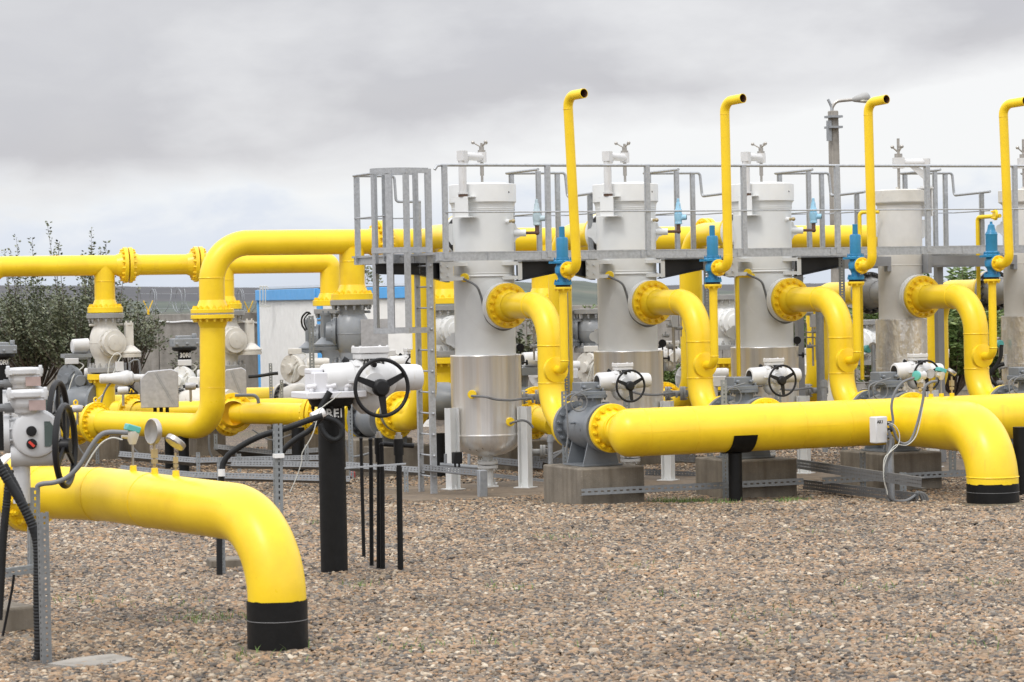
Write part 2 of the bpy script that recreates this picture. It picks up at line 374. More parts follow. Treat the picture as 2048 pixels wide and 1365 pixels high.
def ground_mat():
    m,b=newmat('gravel_bed'); t=N('ShaderNodeTexCoord'); co=t.outputs['Object']
    v=N('ShaderNodeTexVoronoi'); v.inputs['Scale'].default_value=34; v.feature='F1'; L(co,v.inputs['Vector'])
    sp=N('ShaderNodeSeparateColor'); L(v.outputs['Color'],sp.inputs[0])
    c=ramp(sp.outputs[0],STONES)
    c=mixc(ramp(v.outputs['Distance'],[(.3,(0,0,0)),(.75,(1,1,1))]),c,(.05,.04,.032))
    big=noise(.35,5,.6,co); c=mixc(mth('MULTIPLY',ramp(big,[(.5,(0,0,0)),(.66,(1,1,1))]),.5),c,(.09,.085,.04))
    g=N('ShaderNodeNewGeometry'); sp2=N('ShaderNodeSeparateXYZ'); L(g.outputs['Position'],sp2.inputs[0])
    far=mth('DIVIDE',mth('SUBTRACT',sp2.outputs[1],56),20,clamp=True)
    c=mixc(far,c,ramp(noise(.05,6,.6,co),[(.35,(.035,.045,.025)),(.6,(.07,.068,.045))]))
    L(c,b.inputs['Base Color']); b.inputs['Roughness'].default_value=.8
    bump(v.outputs['Distance'],-.6,.02,b); return m
STONES=[(0, (0.0307, 0.0249, 0.0201)), (0.14, (0.0666, 0.0527, 0.0403)), (0.25, (0.128, 0.0939, 0.0621)), (0.38, (0.21, 0.1436, 0.084)), (0.49, (0.2715, 0.1676, 0.0881)), (0.56, (0.1075, 0.1006, 0.0881)), (0.63, (0.1742, 0.1532, 0.1243)), (0.73, (0.2766, 0.2059, 0.1301)), (0.83, (0.3175, 0.1916, 0.1008)), (0.93, (0.3483, 0.2729, 0.1889)), (1, (0.5122, 0.4406, 0.3359))]
GRAV=ground_mat()
def build_ground():
    xs=sorted(set([-3000,-800,-200,-80]+list(np.arange(-40,61,1.0))+[90,220,800,3000])); ys=sorted(set([-400,-60,0,10]+list(np.arange(16,60,.6))+[70,100,180,420,900,2500,6000]))
    vs=[(x,y,gz(x,y)) for y in ys for x in xs]; n=len(xs)
    fs=[(j*n+i,j*n+i+1,j*n+n+i+1,j*n+n+i) for j in range(len(ys)-1) for i in range(n-1)]
    me=bpy.data.meshes.new('ground'); me.from_pydata(vs,[],fs); me.shade_smooth(); me.materials.append(GRAV)
    o=bpy.data.objects.new('ground',me); COL.objects.link(o); tag(o,kind='structure')
build_ground()
def build_gravel():
    m,b=newmat('pebbles'); oi=N('ShaderNodeObjectInfo'); c=ramp(oi.outputs['Random'],STONES)
    co=objco(); c=mixc(1.0,c,ramp(noise(1.3,3,.6,co),[(.3,(.8,)*3),(.7,(1.18,)*3)]),'MULTIPLY')
    g=N('ShaderNodeNewGeometry'); w=noise(.55,5,.62,g.outputs['Position']); c=mixc(1.0,c,ramp(w,[(.32,(.66,.64,.60)),(.5,(1,1,1)),(.66,(1.16,1.14,1.12))]),'MULTIPLY')
    L(c,b.inputs['Base Color']); b.inputs['Roughness'].default_value=.58
    o=sheet('gravel',17,50,.12,.215,m,.012)
    at=o.data.attributes.new('dens','FLOAT','POINT')
    at.data.foreach_set('value',[1330*(1-.62*sm(35,40,dep(v.co.x,v.co.y)))*(1-.5*sm(42,50,dep(v.co.x,v.co.y))) for v in o.data.vertices])
    ng=bpy.data.node_groups.new('pebble_scatter','GeometryNodeTree'); I=ng.interface
    I.new_socket('Geometry',in_out='INPUT',socket_type='NodeSocketGeometry'); I.new_socket('Geometry',in_out='OUTPUT',socket_type='NodeSocketGeometry')
    n=ng.nodes.new; l=ng.links.new; gi=n('NodeGroupInput'); go=n('NodeGroupOutput')
    na=n('GeometryNodeInputNamedAttribute'); na.data_type='FLOAT'; na.inputs[0].default_value='dens'
    di=n('GeometryNodeDistributePointsOnFaces'); di.distribute_method='RANDOM'; l(gi.outputs[0],di.inputs['Mesh']); l(na.outputs[0],di.inputs['Density'])
    ico=n('GeometryNodeMeshIcoSphere'); ico.inputs['Radius'].default_value=1; ico.inputs['Subdivisions'].default_value=2
    sp=n('GeometryNodeSetPosition'); tn=n('ShaderNodeTexNoise'); tn.inputs['Scale'].default_value=.9; tn.inputs['Detail'].default_value=1
    sub=n('ShaderNodeVectorMath'); sub.operation='SUBTRACT'; sub.inputs[1].default_value=(.5,.5,.5); l(tn.outputs['Color'],sub.inputs[0])
    scl=n('ShaderNodeVectorMath'); scl.operation='SCALE'; scl.inputs['Scale'].default_value=1.1; l(sub.outputs[0],scl.inputs[0]); l(ico.outputs[0],sp.inputs['Geometry']); l(scl.outputs[0],sp.inputs['Offset'])
    ss=n('GeometryNodeSetShadeSmooth'); l(sp.outputs[0],ss.inputs[0]); sm_=n('GeometryNodeSetMaterial'); sm_.inputs['Material'].default_value=m; l(ss.outputs[0],sm_.inputs[0])
    ip=n('GeometryNodeInstanceOnPoints'); l(di.outputs[0],ip.inputs['Points']); l(sm_.outputs[0],ip.inputs['Instance'])
    rr=n('FunctionNodeRandomValue'); rr.data_type='FLOAT_VECTOR'; rr.inputs[0].default_value=(-.5,-.5,0); rr.inputs[1].default_value=(.5,.5,6.28); l(rr.outputs[0],ip.inputs['Rotation'])
    rs=n('FunctionNodeRandomValue'); rs.data_type='FLOAT_VECTOR'; rs.inputs[0].default_value=(.0125,.0098,.0068); rs.inputs[1].default_value=(.029,.0225,.0148); rs.inputs['Seed'].default_value=5
    rb=n('FunctionNodeRandomValue'); rb.data_type='FLOAT'; rb.inputs[2].default_value=0; rb.inputs[3].default_value=1; rb.inputs['Seed'].default_value=9
    pw=n('ShaderNodeMath'); pw.operation='POWER'; pw.inputs[1].default_value=7; l(rb.outputs[1],pw.inputs[0])
    ad=n('ShaderNodeMath'); ad.operation='MULTIPLY_ADD'; ad.inputs[1].default_value=1.0; ad.inputs[2].default_value=.88; l(pw.outputs[0],ad.inputs[0])
    sc2=n('ShaderNodeVectorMath'); sc2.operation='SCALE'; l(rs.outputs[0],sc2.inputs[0]); l(ad.outputs[0],sc2.inputs['Scale']); l(sc2.outputs[0],ip.inputs['Scale'])
    l(ip.outputs[0],go.inputs[0]); md=o.modifiers.new('scatter','NODES'); md.node_group=ng
    tag(o,'brown and tan river pebbles covering the whole yard','gravel',kind='stuff')
#GR
def build_grass():
    rng=np.random.default_rng(4); vs=[]; fs=[]
    spots=[(1345,1000,.30,170),(1390,1000,.22,120),(1440,1010,.2,60),(1585,1003,.2,60),(1570,1010,.25,50),(1110,1085,.3,26),(430,1265,.45,60),(190,1215,.4,24),(800,1330,.5,22),(1020,1190,.4,16),(700,1185,.3,22),(1240,1145,.5,20),(1750,1195,.5,20),(1960,1185,.3,22),(1540,1255,.6,26),(980,1330,.6,24),(1480,1320,.5,20),(300,1225,.5,22),(500,1355,.5,30),(1330,1215,.5,16),(1900,1330,.6,22),(640,1050,.3,12),(1640,1075,.4,16)]
    for (x,y,rad,cnt) in spots:
        c=A(x,y,Z=.05)
        for k in range(int(cnt*1.6)):
            px,py=c.x+rng.normal()*rad*.5,c.y+rng.normal()*rad*.6; z=gz(px,py); h=.04+.055*rng.random(); a=rng.random()*6.28; e=rng.normal(size=2)*.03
            w=.0045; dx,dy=math.cos(a)*w,math.sin(a)*w; b=len(vs)
            vs+=[(px-dx,py-dy,z),(px+dx,py+dy,z),(px+e[0]*.5+dx*.7,py+e[1]*.5+dy*.7,z+h*.6),(px+e[0]*.5-dx*.7,py+e[1]*.5-dy*.7,z+h*.6),(px+e[0]*1.3,py+e[1]*1.3,z+h)]
            fs+=[(b,b+1,b+2,b+3),(b+3,b+2,b+4)]
    me=bpy.data.meshes.new('grass'); me.from_pydata(vs,[],fs); me.materials.append(M('grass_blades',(.13,.21,.05),.6,var=.3,sc=8)); o=bpy.data.objects.new('grass',me); COL.objects.link(o)
    tag(o,'sparse tufts of green grass growing through the gravel','grass',kind='stuff')
build_grass()
def build_hills():
    def strip(name,d_,prof,mat,deep,n=220,rough=1.0,seed=0):
        rng=np.random.default_rng(seed); vs=[]; fs=[]; rows=9
        for j in range(rows):
            t=j/(rows-1); dd=d_+deep*t
            for i in range(n+1):
                x=-700+3400*i/n; y=np.interp(x,[p[0] for p in prof],[p[1] for p in prof]); top=A(x,y,D=d_+deep); base=A(x,HOR,D=dd)
                z=-2+(top.z+2)*math.sin(t*PI/2)**1.3+(rng.normal()*.004*d_/10*rough*(t if t>.3 else 0)); vs.append((base.x,base.y,z))
        w=n+1
        for j in range(rows-1):
            for i in range(n): fs.append((j*w+i,j*w+i+1,(j+1)*w+i+1,(j+1)*w+i))
        me=bpy.data.meshes.new(name); me.from_pydata(vs,[],fs); me.shade_smooth(); me.materials.append(mat); o=bpy.data.objects.new(name,me); COL.objects.link(o); tag(o,kind='structure')
    def hmat(name,stops,sc):
        m,b=newmat(name); t=N('ShaderNodeTexCoord'); mp=N('ShaderNodeMapping'); mp.inputs['Scale'].default_value=(sc,sc*.6,sc*3); L(t.outputs['Object'],mp.inputs[0])
        n=noise(1,9,.68,mp.outputs[0]); L(ramp(n,stops),b.inputs['Base Color']); b.inputs['Roughness'].default_value=.9; return m
    strip('far_hills',2600,[(-700,566),(0,571),(400,575),(640,577),(900,572),(1150,572),(1340,571),(1700,566),(2700,556)],hmat('ridge',[(.3,(.035,.037,.045)),(.5,(.05,.05,.055)),(.7,(.075,.07,.07))],.02),900,seed=1,rough=.25)
    strip('wooded_hills',620,[(-700,600),(0,603),(300,603),(640,604),(860,578),(1000,562),(1080,566),(1150,561),(1230,570),(1340,584),(1700,576),(2700,570)],hmat('woodland',[(.3,(.03,.042,.032)),(.45,(.05,.065,.05)),(.56,(.07,.085,.062)),(.68,(.11,.105,.08)),(.8,(.17,.15,.11))],.035),240,seed=2,rough=.5)
build_hills()

# ---------------------------------------------------------------- concrete yard wall, razor wire, cabin, lamp post
WD=62.0
def build_wall():
    g=['leftmost','next to the left','behind the pear trees','behind the loop pipe','beside the blue trimmed cabin']
    y0=A(300,629,D=WD).y; ztop=A(330,629,Y=y0).z; x0=A(-160,700,Y=y0).x; w=A(418,700,Y=y0).x-A(318,700,Y=y0).x
    xe=A(318,700,Y=y0).x; k0=-4
    for k in range(k0,26):
        xa=xe+k*w*1.02; h=V(xa+w/2,y0,ztop/2)
        if abs((h-CAM).dot(Rc)/(h-CAM).dot(fw))>.235: continue
        o=G().box((xa+w/2,y0,ztop/2),(w*1.005,.12,ztop)).build('wall_panel',CWALL,bevel=.012)
        tag(o,'plain grey concrete panel of the long yard wall behind the pipes','wall panel','concrete panels of the yard wall')
    # pale pipe along the wall, razor wire and its posts
    o=G().wire([A(x,y,Y=y0-.09) for x,y in((318,643),(345,645),(372,643),(400,644),(450,643),(500,645),(520,648))],.022).build('wall_pipe',WTAPE); tag(o,'thin pale cable pipe running along the concrete wall','pipe')
    for c0,c1,nm in((280,395,'coil of razor wire above the wall left of the loop pipe'),(455,530,'coil of razor wire above the wall between the loop pipe and the cabin')):
        g=G(); n=int((c1-c0)/17)
        pts=[]
        for i in range(n*14+1):
            a=i/14*2*PI; x=c0+(c1-c0)*i/(n*14); p=A(x,604,Y=y0); pts.append(p+V(.10*math.sin(a*.37),.27*math.sin(a),.27*math.cos(a)+.02))
        g.tube(pts,.0075,5)
        for i in range(0,len(pts),2): g.box(pts[i],(.03,.012,.03))
        for zz in (588,618): g.cyl(A(c0,zz,Y=y0),A(c1,zz,Y=y0),.005,n=5)
        o=g.build('razor_wire',ZINC); tag(o,nm,'razor wire','coils of razor wire on the yard wall')
    for x in (300,497,310,503):
        pass
    for x,l in((297,'yellow forked wire post on the wall beside the pear trees'),(498,'yellow forked wire post on the wall beside the cabin')):
        p=A(x,640,Y=y0); g=G().bar(p-V(0,0,.12),p+V(0,0,.22),.05,.05,(0,1,0)); g.bar(p+V(0,0,.2),p+V(-.11,0,.44),.022,.022,(0,1,0)); g.bar(p+V(0,0,.2),p+V(.11,0,.44),.022,.022,(0,1,0))
        tag(g.build('wire_post',YEL2,bevel=.004),l,'wire post','yellow wire posts on the wall')
build_wall()
def build_cabin():
    D=57.0; c=A(642,700,D=D); top=A(642,577,D=D).z; fh=.24
    xl=A(516,590,D=D*1.0); 
    t=thing('site_cabin',(c.x,c.y,0),'white metal cabin with sky blue roof trim and corner post','cabin')
    def wall(p,q,post):
        p=Vector(p); q=Vector(q); d=(q-p).normalized(); n=V(d.y,-d.x,0); l=(q-p).length
        g=G(); g.bar(p+V(0,0,top/2-fh/2),q+V(0,0,top/2-fh/2),.06,top-fh,(0,0,1)); k=int(l/.11)
        for i in range(k): g.bar(p+d*(l*(i+.5)/k)+n*.034+V(0,0,.05),p+d*(l*(i+.5)/k)+n*.034+V(0,0,top-fh-.02),.05,.006,n)
        g.build('wall',CEM,t); G().bar(p+n*.06+V(0,0,top-fh/2),q+n*.06+V(0,0,top-fh/2),.1,fh).build('trim',BTR,t,bevel=.01)
    pl=A(522,700,D=D*1.075); pr=A(850,700,D=D*1.0); P=lambda v:V(v.x,v.y,0)
    n0=V(0,-1,0)
    wall(P(pl),P(c)-(P(c)-P(pl)).normalized()*.02,1); wall(P(c)+(P(pr)-P(c)).normalized()*.02,P(pr)+(P(pr)-P(c)).normalized()*.2,1)
    for q in (P(pl),P(c)): G().cyl(q+V(0,0,0),q+V(0,0,top-.01),.075,n=14).build('corner_post',BTR,t)
    b=V(3,8,0); G().poly([P(pl)+V(0,0,top+.02),P(c)+V(0,0,top+.02),P(pr)+V(0,0,top+.02),P(pr)+b+V(0,0,top+.02),P(pl)+b+V(0,0,top+.02)],(0,0,1),.05).build('roof',WHT,t)
    g=G()
    for x in (520,526,531): g.wire([A(x,k,D=D*1.05) for k in (612,590,577,573)]+[A(x+4,574,D=D*1.05),A(x+5,580,D=D*1.05)],.012)
    g.bar(A(519,613,D=D*1.05),A(541,613,D=D*1.05),.06,.04); g.build('cable_drop',WIRE,t)
build_cabin()
def build_lamp():
    D=56.0; b=A(1677,640,D=D); bx=V(b.x,b.y,0); t=thing('lamp_post',bx,'tall weathered concrete lamp post with one curved lamp arm','lamp post')
    tp=A(1666,222,D=D); z=tp.z; q=tp; g=G()
    for (w0,w1,dx) in ((.105,.085,0),):
        n=4; g.v+=[bx+V(*p) for p in((-w0,-w0,0),(w0,-w0,0),(w0,w0,0),(-w0,w0,0))]+[V(q.x,q.y,0)+V(*p) for p in((-w1,-w1,z),(w1,-w1,z),(w1,w1,z),(-w1,w1,z))]
        g.f+=[(0,3,2,1),(4,5,6,7),(0,1,5,4),(1,2,6,5),(2,3,7,6),(3,0,4,7)]
    g.build('post',CPOLE,t,bevel=.02)
    g=G(); base=A(1664,232,D=D)
    g.tube([base,A(1664,215,D=D),A(1672,203,D=D),A(1690,201,D=D),A(1712,199,D=D)],.035,10,bend=.15); g.build('lamp_arm',STEEL,t)
    g=G().tube([A(1664,232,D=D-.05),A(1663,214,D=D),A(1656,199,D=D)],.03,10,bend=.1); g.build('bare_arm',ZINC,t)
    h0,h1=A(1703,200,D=D),A(1740,194,D=D); dd=(h1-h0).normalized(); l=(h1-h0).length
    g=G().lathe(h0,dd,[(0,.03),(.05,.055),(l*.4,.085),(l*.7,.115),(l*.9,.10),(l,.03)],16); lh=g.build('lamp_head',GRN,t)
    G().ball(h0+dd*l*.78-V(0,0,.07),.1,14,8,(1.5,.9,.5)).build('diffuser',LAMPG,lh)
    for y in (234,255): p=A(1667,y,D=D-.12); G().box(p,(.27,.30,.045)).build('clamp',ZINC,t)
    p=A(1658,262,D=D-.16); G().box(p,(.08,.08,.42)).build('junction_tube',ZINC,t)
build_lamp()
# ---------------------------------------------------------------- trees and shrubs
def leafmesh(name,C,Dv,ln,wd,mat,parent,seed=0,fold=.25):
    """many small pointed leaves: centres C, growth directions Dv"""
    rng=np.random.default_rng(seed); C=np.asarray(C); D=np.asarray(Dv); n=len(C); D=D/np.linalg.norm(D,axis=1)[:,None]
    r=rng.normal(size=(n,3)); u=np.cross(D,r); u/=np.linalg.norm(u,axis=1)[:,None]; w=np.cross(D,u); s=(.65+.7*rng.random(n))[:,None]
    l=D*s*ln; q=u*s*wd; b=w*s*wd*fold
    vs=np.stack([C,C+l*.45+q+b,C+l,C+l*.45-q+b,C+l*.5],1).reshape(-1,3); i=np.arange(n)[:,None]*5
    fs=np.concatenate([i+np.array([[0,1,2,4]]),i+np.array([[0,4,2,3]])],0)
    mi=np.array(parent.location) if parent else 0
    me=bpy.data.meshes.new(name); me.from_pydata((vs-mi).tolist(),[],fs.tolist()); me.materials.append(mat); o=bpy.data.objects.new(name,me); COL.objects.link(o); o.parent=parent; return o
def leafmat(name,a,b_,c,sc=2.5):
    m,b=newmat(name); g=N('ShaderNodeNewGeometry'); n=noise(sc,4,.6,objco()); mm=mth('ADD',mth('MULTIPLY',n,.65),mth('MULTIPLY',g.outputs['Random Per Island'],.35))
    L(ramp(mm,[(.3,a),(.5,b_),(.72,c)]),b.inputs['Base Color']); b.inputs['Roughness'].default_value=.42
    b.inputs['Transmission Weight'].default_value=0; b.inputs['Subsurface Weight'].default_value=0; return m
PEAR=leafmat('pear_leaf',(.045,.056,.032),(.115,.135,.072),(.25,.26,.17))
WILL=leafmat('willow_leaf',(.07,.12,.03),(.16,.24,.07),(.30,.36,.14))
BARK=M('bark',(.10,.075,.055),.8,var=.3,bmp=.3)
def shoots(base,n,rx,z0,zt,seed,spread=1.0,lean=.12,step=.045,spikes=0,spz=1.0,droop=0):
    """upright shoots from a crown base; returns twig lines and leaf centres / directions"""
    rng=np.random.default_rng(seed); lines=[]; C=[]; D=[]
    for k in range(n+spikes):
        sp=k>=n; a=rng.random()*6.283; rr=math.sqrt(rng.random())*rx*(.8 if sp else 1)
        bx,by=base.x+rr*math.cos(a)*.7,base.y+rr*math.sin(a)*.6; ex=base.x+rr*math.cos(a)*(1.15 if not sp else 1); ey=base.y+rr*math.sin(a)
        edge=rr/rx; za=z0+rng.random()*.35+(.5*edge if not sp else .8); zb=(zt-(zt-z0)*.42*edge**2)*(1-.32*rng.random()) if not sp else zt+spz*(.25+.75*rng.random())
        m=max(3,int((zb-za)/step)); pts=[]
        for i in range(m+1):
            t=i/m; x=bx+(ex-bx)*t+lean*rng.normal()*.1; y=by+(ey-by)*t+lean*rng.normal()*.1; z=za+(zb-za)*t-droop*t*t*edge; pts.append((x,y,z))
            bare=sp and t>.45
            for q in range(2 if bare else 7):
                b=rng.random()*6.283; off=(.03 if bare else .15)*rng.random()*spread; C.append((x+off*math.cos(b),y+off*math.sin(b),z+rng.normal()*.02)); D.append((math.cos(b),math.sin(b),.75*rng.random()+(-.25 if droop else .1)))
        lines.append([pts[0],pts[m//2],pts[-1]])
    return lines,C,D
def tree(name,base,label,cat,group,z0,zt,rx,n,seed,mat,ln,wd,spikes=0,spz=1,droop=0,trunk=.06):
    t=thing(name,(base.x,base.y,0),label,cat,group); b=V(base.x,base.y,0)
    lines,C,D=shoots(b,n,rx,z0,zt,seed,spikes=spikes,spz=spz,droop=droop)
    g=G(); fork=b+V(.03,.02,z0*.75); g.tube([b,b+V(.02,0,z0*.4),fork],[trunk,trunk*.85,trunk*.75],10)
    rng=random.Random(seed)
    for l in lines:
        p=Vector(l[0]); k=trunk*.3 if rng.random()<.3 else .008
        g.tube([fork,(fork+p)/2+V(0,0,-.05),p,Vector(l[1]),Vector(l[2])],[k*1.3,k,min(k,.012),.007,.003],5)
    g.build('trunk',BARK,t); leafmesh('crown',C,D,ln,wd,mat,t,seed); return t
tree('pear_tree',A(75,760,D=57),'left pear tree, broad and dense, below the far left pipe','tree','pear trees at the yard wall',1.15,3.45,1.25,90,1,PEAR,.07,.021,spikes=9,spz=.75)
tree('pear_tree',A(178,760,D=56),'middle pear tree with the tallest upright shoots, behind the white upright valve','tree','pear trees at the yard wall',1.0,3.5,1.1,85,2,PEAR,.07,.021,spikes=12,spz=1.0)
tree('pear_tree',A(262,770,D=57.5),'right pear tree, thinner, spreading over the concrete wall','tree','pear trees at the yard wall',1.3,2.95,.78,46,3,PEAR,.07,.02,spikes=2,spz=.5)
tree('young_tree',A(372,770,D=58),'low straggly bush against the wall left of the tall loop pipe','bush',None,.3,2.0,.35,12,5,PEAR,.05,.014,trunk=.02)
tree('young_tree',A(735,700,D=64),'leafy shoots just showing over the cabin roof, behind the ladder cage','tree',None,2.3,3.15,.5,8,6,PEAR,.09,.024,spikes=7,spz=.45)
tree('young_tree',A(663,700,D=64),'thin twig with few leaves rising behind the cabin roof','tree',None,2.2,3.0,.2,2,7,PEAR,.09,.024,spikes=2,spz=.25)
tree('fruit_tree',A(1045,700,D=49),'small tree with dark leaves seen between the first filter tank and its pipe','tree',None,1.2,2.35,.35,20,8,PEAR,.09,.028,trunk=.03)
tree('fruit_tree',A(1180,660,D=60),'pale green bush on the slope seen left of the second filter tank','bush',None,1.2,2.6,.5,26,9,WILL,.07,.02,trunk=.03)
tree('shrub',A(1348,760,D=48),'round green shrub seen between the second filter tank and its pipe','bush',None,.5,1.95,.4,30,10,WILL,.07,.02,trunk=.03)
tree('shrub',A(1450,760,D=50),'dark green shrub seen low between the second pipe and the third tank','bush',None,.4,1.5,.4,26,11,PEAR,.07,.02,trunk=.03)
tree('willow',A(1570,700,D=52),'thin willow shoots rising beside the third filter tank','tree',None,1.0,2.7,.45,20,12,WILL,.14,.02,spikes=6,spz=.5,trunk=.03)
tree('willow',A(1622,760,D=52),'willow bush seen between the third filter tank and its pipe','bush',None,.6,2.5,.4,24,13,WILL,.13,.02,spikes=3,spz=.5,trunk=.03)
tree('willow',A(1745,700,D=50),'willow crown seen left of the slim fourth tank','tree',None,.8,3.15,.5,34,14,WILL,.13,.02,trunk=.03)
tree('willow',A(1905,760,D=50),'tall willow with drooping leaves behind the arched pipe, right of the fourth tank','tree',None,.9,3.3,.95,85,15,WILL,.14,.022,spikes=5,spz=.3,droop=.3,trunk=.04)
tree('willow',A(2000,760,D=51),'willow foliage at the right edge behind the fifth tank','tree',None,.9,3.1,.6,50,16,WILL,.14,.022,droop=.3,trunk=.04)
# ---------------------------------------------------------------- the bank of filter tanks
X0,DX,YT=15.12,2.25,35.05; ZP=3.345
ORD=['first','second','third','fourth','fifth']
def radial(a): return V(math.cos(R(a)),math.sin(R(a)),0)
def saddle(g,c,rc,r,d):
    """round reinforcing pad curved over a vertical cylinder (axis through c) facing -y"""
    rings=[]; n=28
    for q in (0,.5,1.0):
        b=len(g.v)
        for i in range(n):
            a=2*PI*i/n; x=r*q*math.cos(a)+1e-5; z=r*q*math.sin(a); rr=rc+(d if q<1 else .004); g.v.append(c+V(x,-math.sqrt(max(rr*rr-x*x,.001)),z))
        rings.append(list(range(b,b+n)))
    for a,b in zip(rings,rings[1:]): g.join(a,b)
def lug(g,c,a,r0_,z,w=.13,h=.22):
    d=radial(a); t=V(-d.y,d.x,0); o=c+d*r0_+V(0,0,z); pts=[o+V(0,0,h/2),o+d*w*.4+V(0,0,h/2)]
    for k in range(9):
        q=PI/2-PI*k/8; pts.append(o+d*(w*.55+.07*math.cos(q))+V(0,0,.07*math.sin(q)))
    pts+= [o+d*w*.2+V(0,0,-h/2),o+V(0,0,-h/2)]; g.poly([p-t*.012 for p in pts],t,.024)
    g.cyl(o+d*w*.58-t*.0145,o+d*w*.58+t*.0145,.032,n=14)
def ibeam_leg(c,a,z0,z1,s=.14):
    d=radial(a); t=V(-d.y,d.x,0); g=G(); h=(z1+z0)/2; Mx=Matrix((d,t,V(0,0,1))).transposed()
    g.box(c+V(0,0,h),(s,.012,z1-z0),M=Mx); g.box(c+d*s/2+V(0,0,h),(.014,s,z1-z0),M=Mx); g.box(c-d*s/2+V(0,0,h),(.014,s,z1-z0),M=Mx)
    g.box(c+V(0,0,z0-.012),(.25,.25,.026),M=Mx)
    for sx in(-1,1): g.cyl(c+d*.02*sx+t*sx*.09+V(0,0,z0),c+d*.02*sx+t*sx*.09+V(0,0,z0+.05),.012,n=6)
    return g
def levelcap(root,c,a,r_,z,mat,cable=None):
    d=radial(a); p=c+d*(r_-.01)+V(0,0,z); fa=(CAM-p); fa.z=0; d=(d*.45+fa.normalized()*.9+V(-.22,0,.02)).normalized(); g=G().cyl(p,p+d*.03,.055,n=16); g.cyl(p+d*.0,p+d*.09,.04,n=14); st=g.build('level_stub',mat,root)
    G().lathe(p+d*.075,d,[(0,.05),(.01,.062),(.05,.062),(.055,.055)],20).build('cap',YEL,st)
    if cable: G().wire([p+d*.13+V(0,0,-.02)]+cable,.017,8,6).build('level_cable',HOSE,st)
def tankA():
    c=V(X0,YT,0); t=thing('filter_tank',(X0,YT,0),'','filter tank','filter tanks on the platform')
    g=G(); g.lathe(c,(0,0,1),[(1.7,.43),(3.35,.43),(3.93,.432),(3.935,.44),(4.0,.442),(4.035,.452),(4.05,.462)],48)
    g.torus(c+V(0,0,3.97),(0,0,1),.437,.008,48,6); g.torus(c+V(0,0,3.06),(0,0,1),.43,.006,48,6)
    saddle(g,c+V(0,0,2.6),.43,.385,.018); g.build('shell',LGR,t)
    g=G(); g.lathe(c,(0,0,1),[(4.05,.465),(4.06,.475),(4.305,.475),(4.312,.47),(4.315,.36),(4.335,.32),(4.34,0)],48); 
    for a in (-60,-25): d=radial(a); g.cyl(c+d*.47+V(0,0,4.2),c+d*.477+V(0,0,4.2),.012,n=10)
    cl=g.build('closure_collar',LGRU,t)
    for a in (-62,): G().cyl(c+radial(a)*.474+V(0,0,4.19),c+radial(a)*.4765+V(0,0,4.19),.013,n=10).build('vent_hole',BLK2,cl)
    # lower cladding, seams and dished bottom
    g=G(); g.lathe(c,(0,0,1),[(1.905,.445),(1.91,.50),(1.90,.505),(1.885,.50),(.80,.497),(.79,.505),(.775,.505),(.77,.495),(.72,.488),(.64,.45),(.565,.375),(.51,.26),(.48,.13),(.475,.07)],56)
    for k in range(22):
        a=R(k*360/22); e=V(math.cos(a),math.sin(a),0); p=[c+e*q+V(0,0,z) for z,q in((.765,.4965),(.72,.49),(.64,.452),(.565,.377),(.515,.265))]
        g.tube(p,.003,4)
    for a in (-160,-52,40): e=radial(a); g.cyl(c+e*.4985+V(0,0,1.15),c+e*.4985+V(0,0,1.9),.003,n=5)
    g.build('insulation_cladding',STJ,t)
    g=G().lathe(c,(0,0,1),[(.5,.075),(.42,.072),(.405,.145),(.365,.145)],28,(True,True)); g.lathe(c,(0,0,1),[(.345,.145),(.305,.145),(.30,.07),(.06,.07)],28)
    g.bolts(c+V(0,0,.405),(0,0,1),.118,8,.014,.02); g.bolts(c+V(0,0,.305),(0,0,-1),.118,8,.014,.02); g.box(c+V(0,0,.05),(.22,.22,.03)); g.build('drain_nozzle',LGR,t)
    for a in (-168,-52,66): ibeam_leg(c+radial(a)*.60,a,.05,1.18).build('leg',LGR,t)
    g=G(); g.cyl(c+V(0,-.38,2.6),c+V(0,-.70,2.6),.178,n=32); g.flange(c+V(0,-.655,2.6),(0,-1,0),.322,.11,0); g.build('nozzle',LGRU,t)
    g=G().cyl(c+V(0,.38,3.62),c+V(0,.66,3.62),.178,n=28); g.flange(c+V(0,.66,3.62),(0,1,0),.315,.07,0); g.build('nozzle',LGRU,t)
    g=G().bolts(c+V(0,.66,3.62),(0,-1,0),.265,16,.03,.035,ring=True); g.build('nozzle_bolts',BOLT,t)
    for q_ in ((156,.42,2.12),(158,.42,3.62,.15,.3),(-22,.42,3.62,.1,.26)): g=G(); lug(g,c,*q_); g.build('lifting_lug',LGR,t)
    # davit that lifts the closure
    a=-143; d=radial(a); tt=V(-d.y,d.x,0); Mx=Matrix((d,tt,V(0,0,1))).transposed(); b=c+d*.52
    g=G().box(b+V(0,0,3.985),(.15,.012,.29),M=Mx); g.box(b+d*.075+V(0,0,3.985),(.012,.21,.29),M=Mx); g.box(b+V(0,0,4.125),(.16,.30,.012),M=Mx); g.box(b+V(0,0,3.845),(.18,.34,.012),M=Mx); dv=g.build('davit_bracket',LGRU,t)
    q=b+d*.03; top=q+V(0,0,4.70); e=c+V(0,0,4.70); ar=(e-top).normalized()
    g=G().cyl(q+V(0,0,4.165),q+V(0,0,4.19),.075,n=20); g.cyl(q+V(0,0,4.19),top+V(0,0,-.03),.056,n=20); g.box(top+V(0,0,0),(.12,.11,.14),M=Mx)
    g.cyl(top,e-ar*.03,.055,n=20); g.cyl(e-V(0,0,.07),e+V(0,0,.07),.068,n=18); g.poly([q+ar*.05+V(0,0,4.5),top+ar*.18-V(0,0,.05),top+ar*.05-V(0,0,.05)],tt,.012); g.build('davit_arm',WHT,dv)
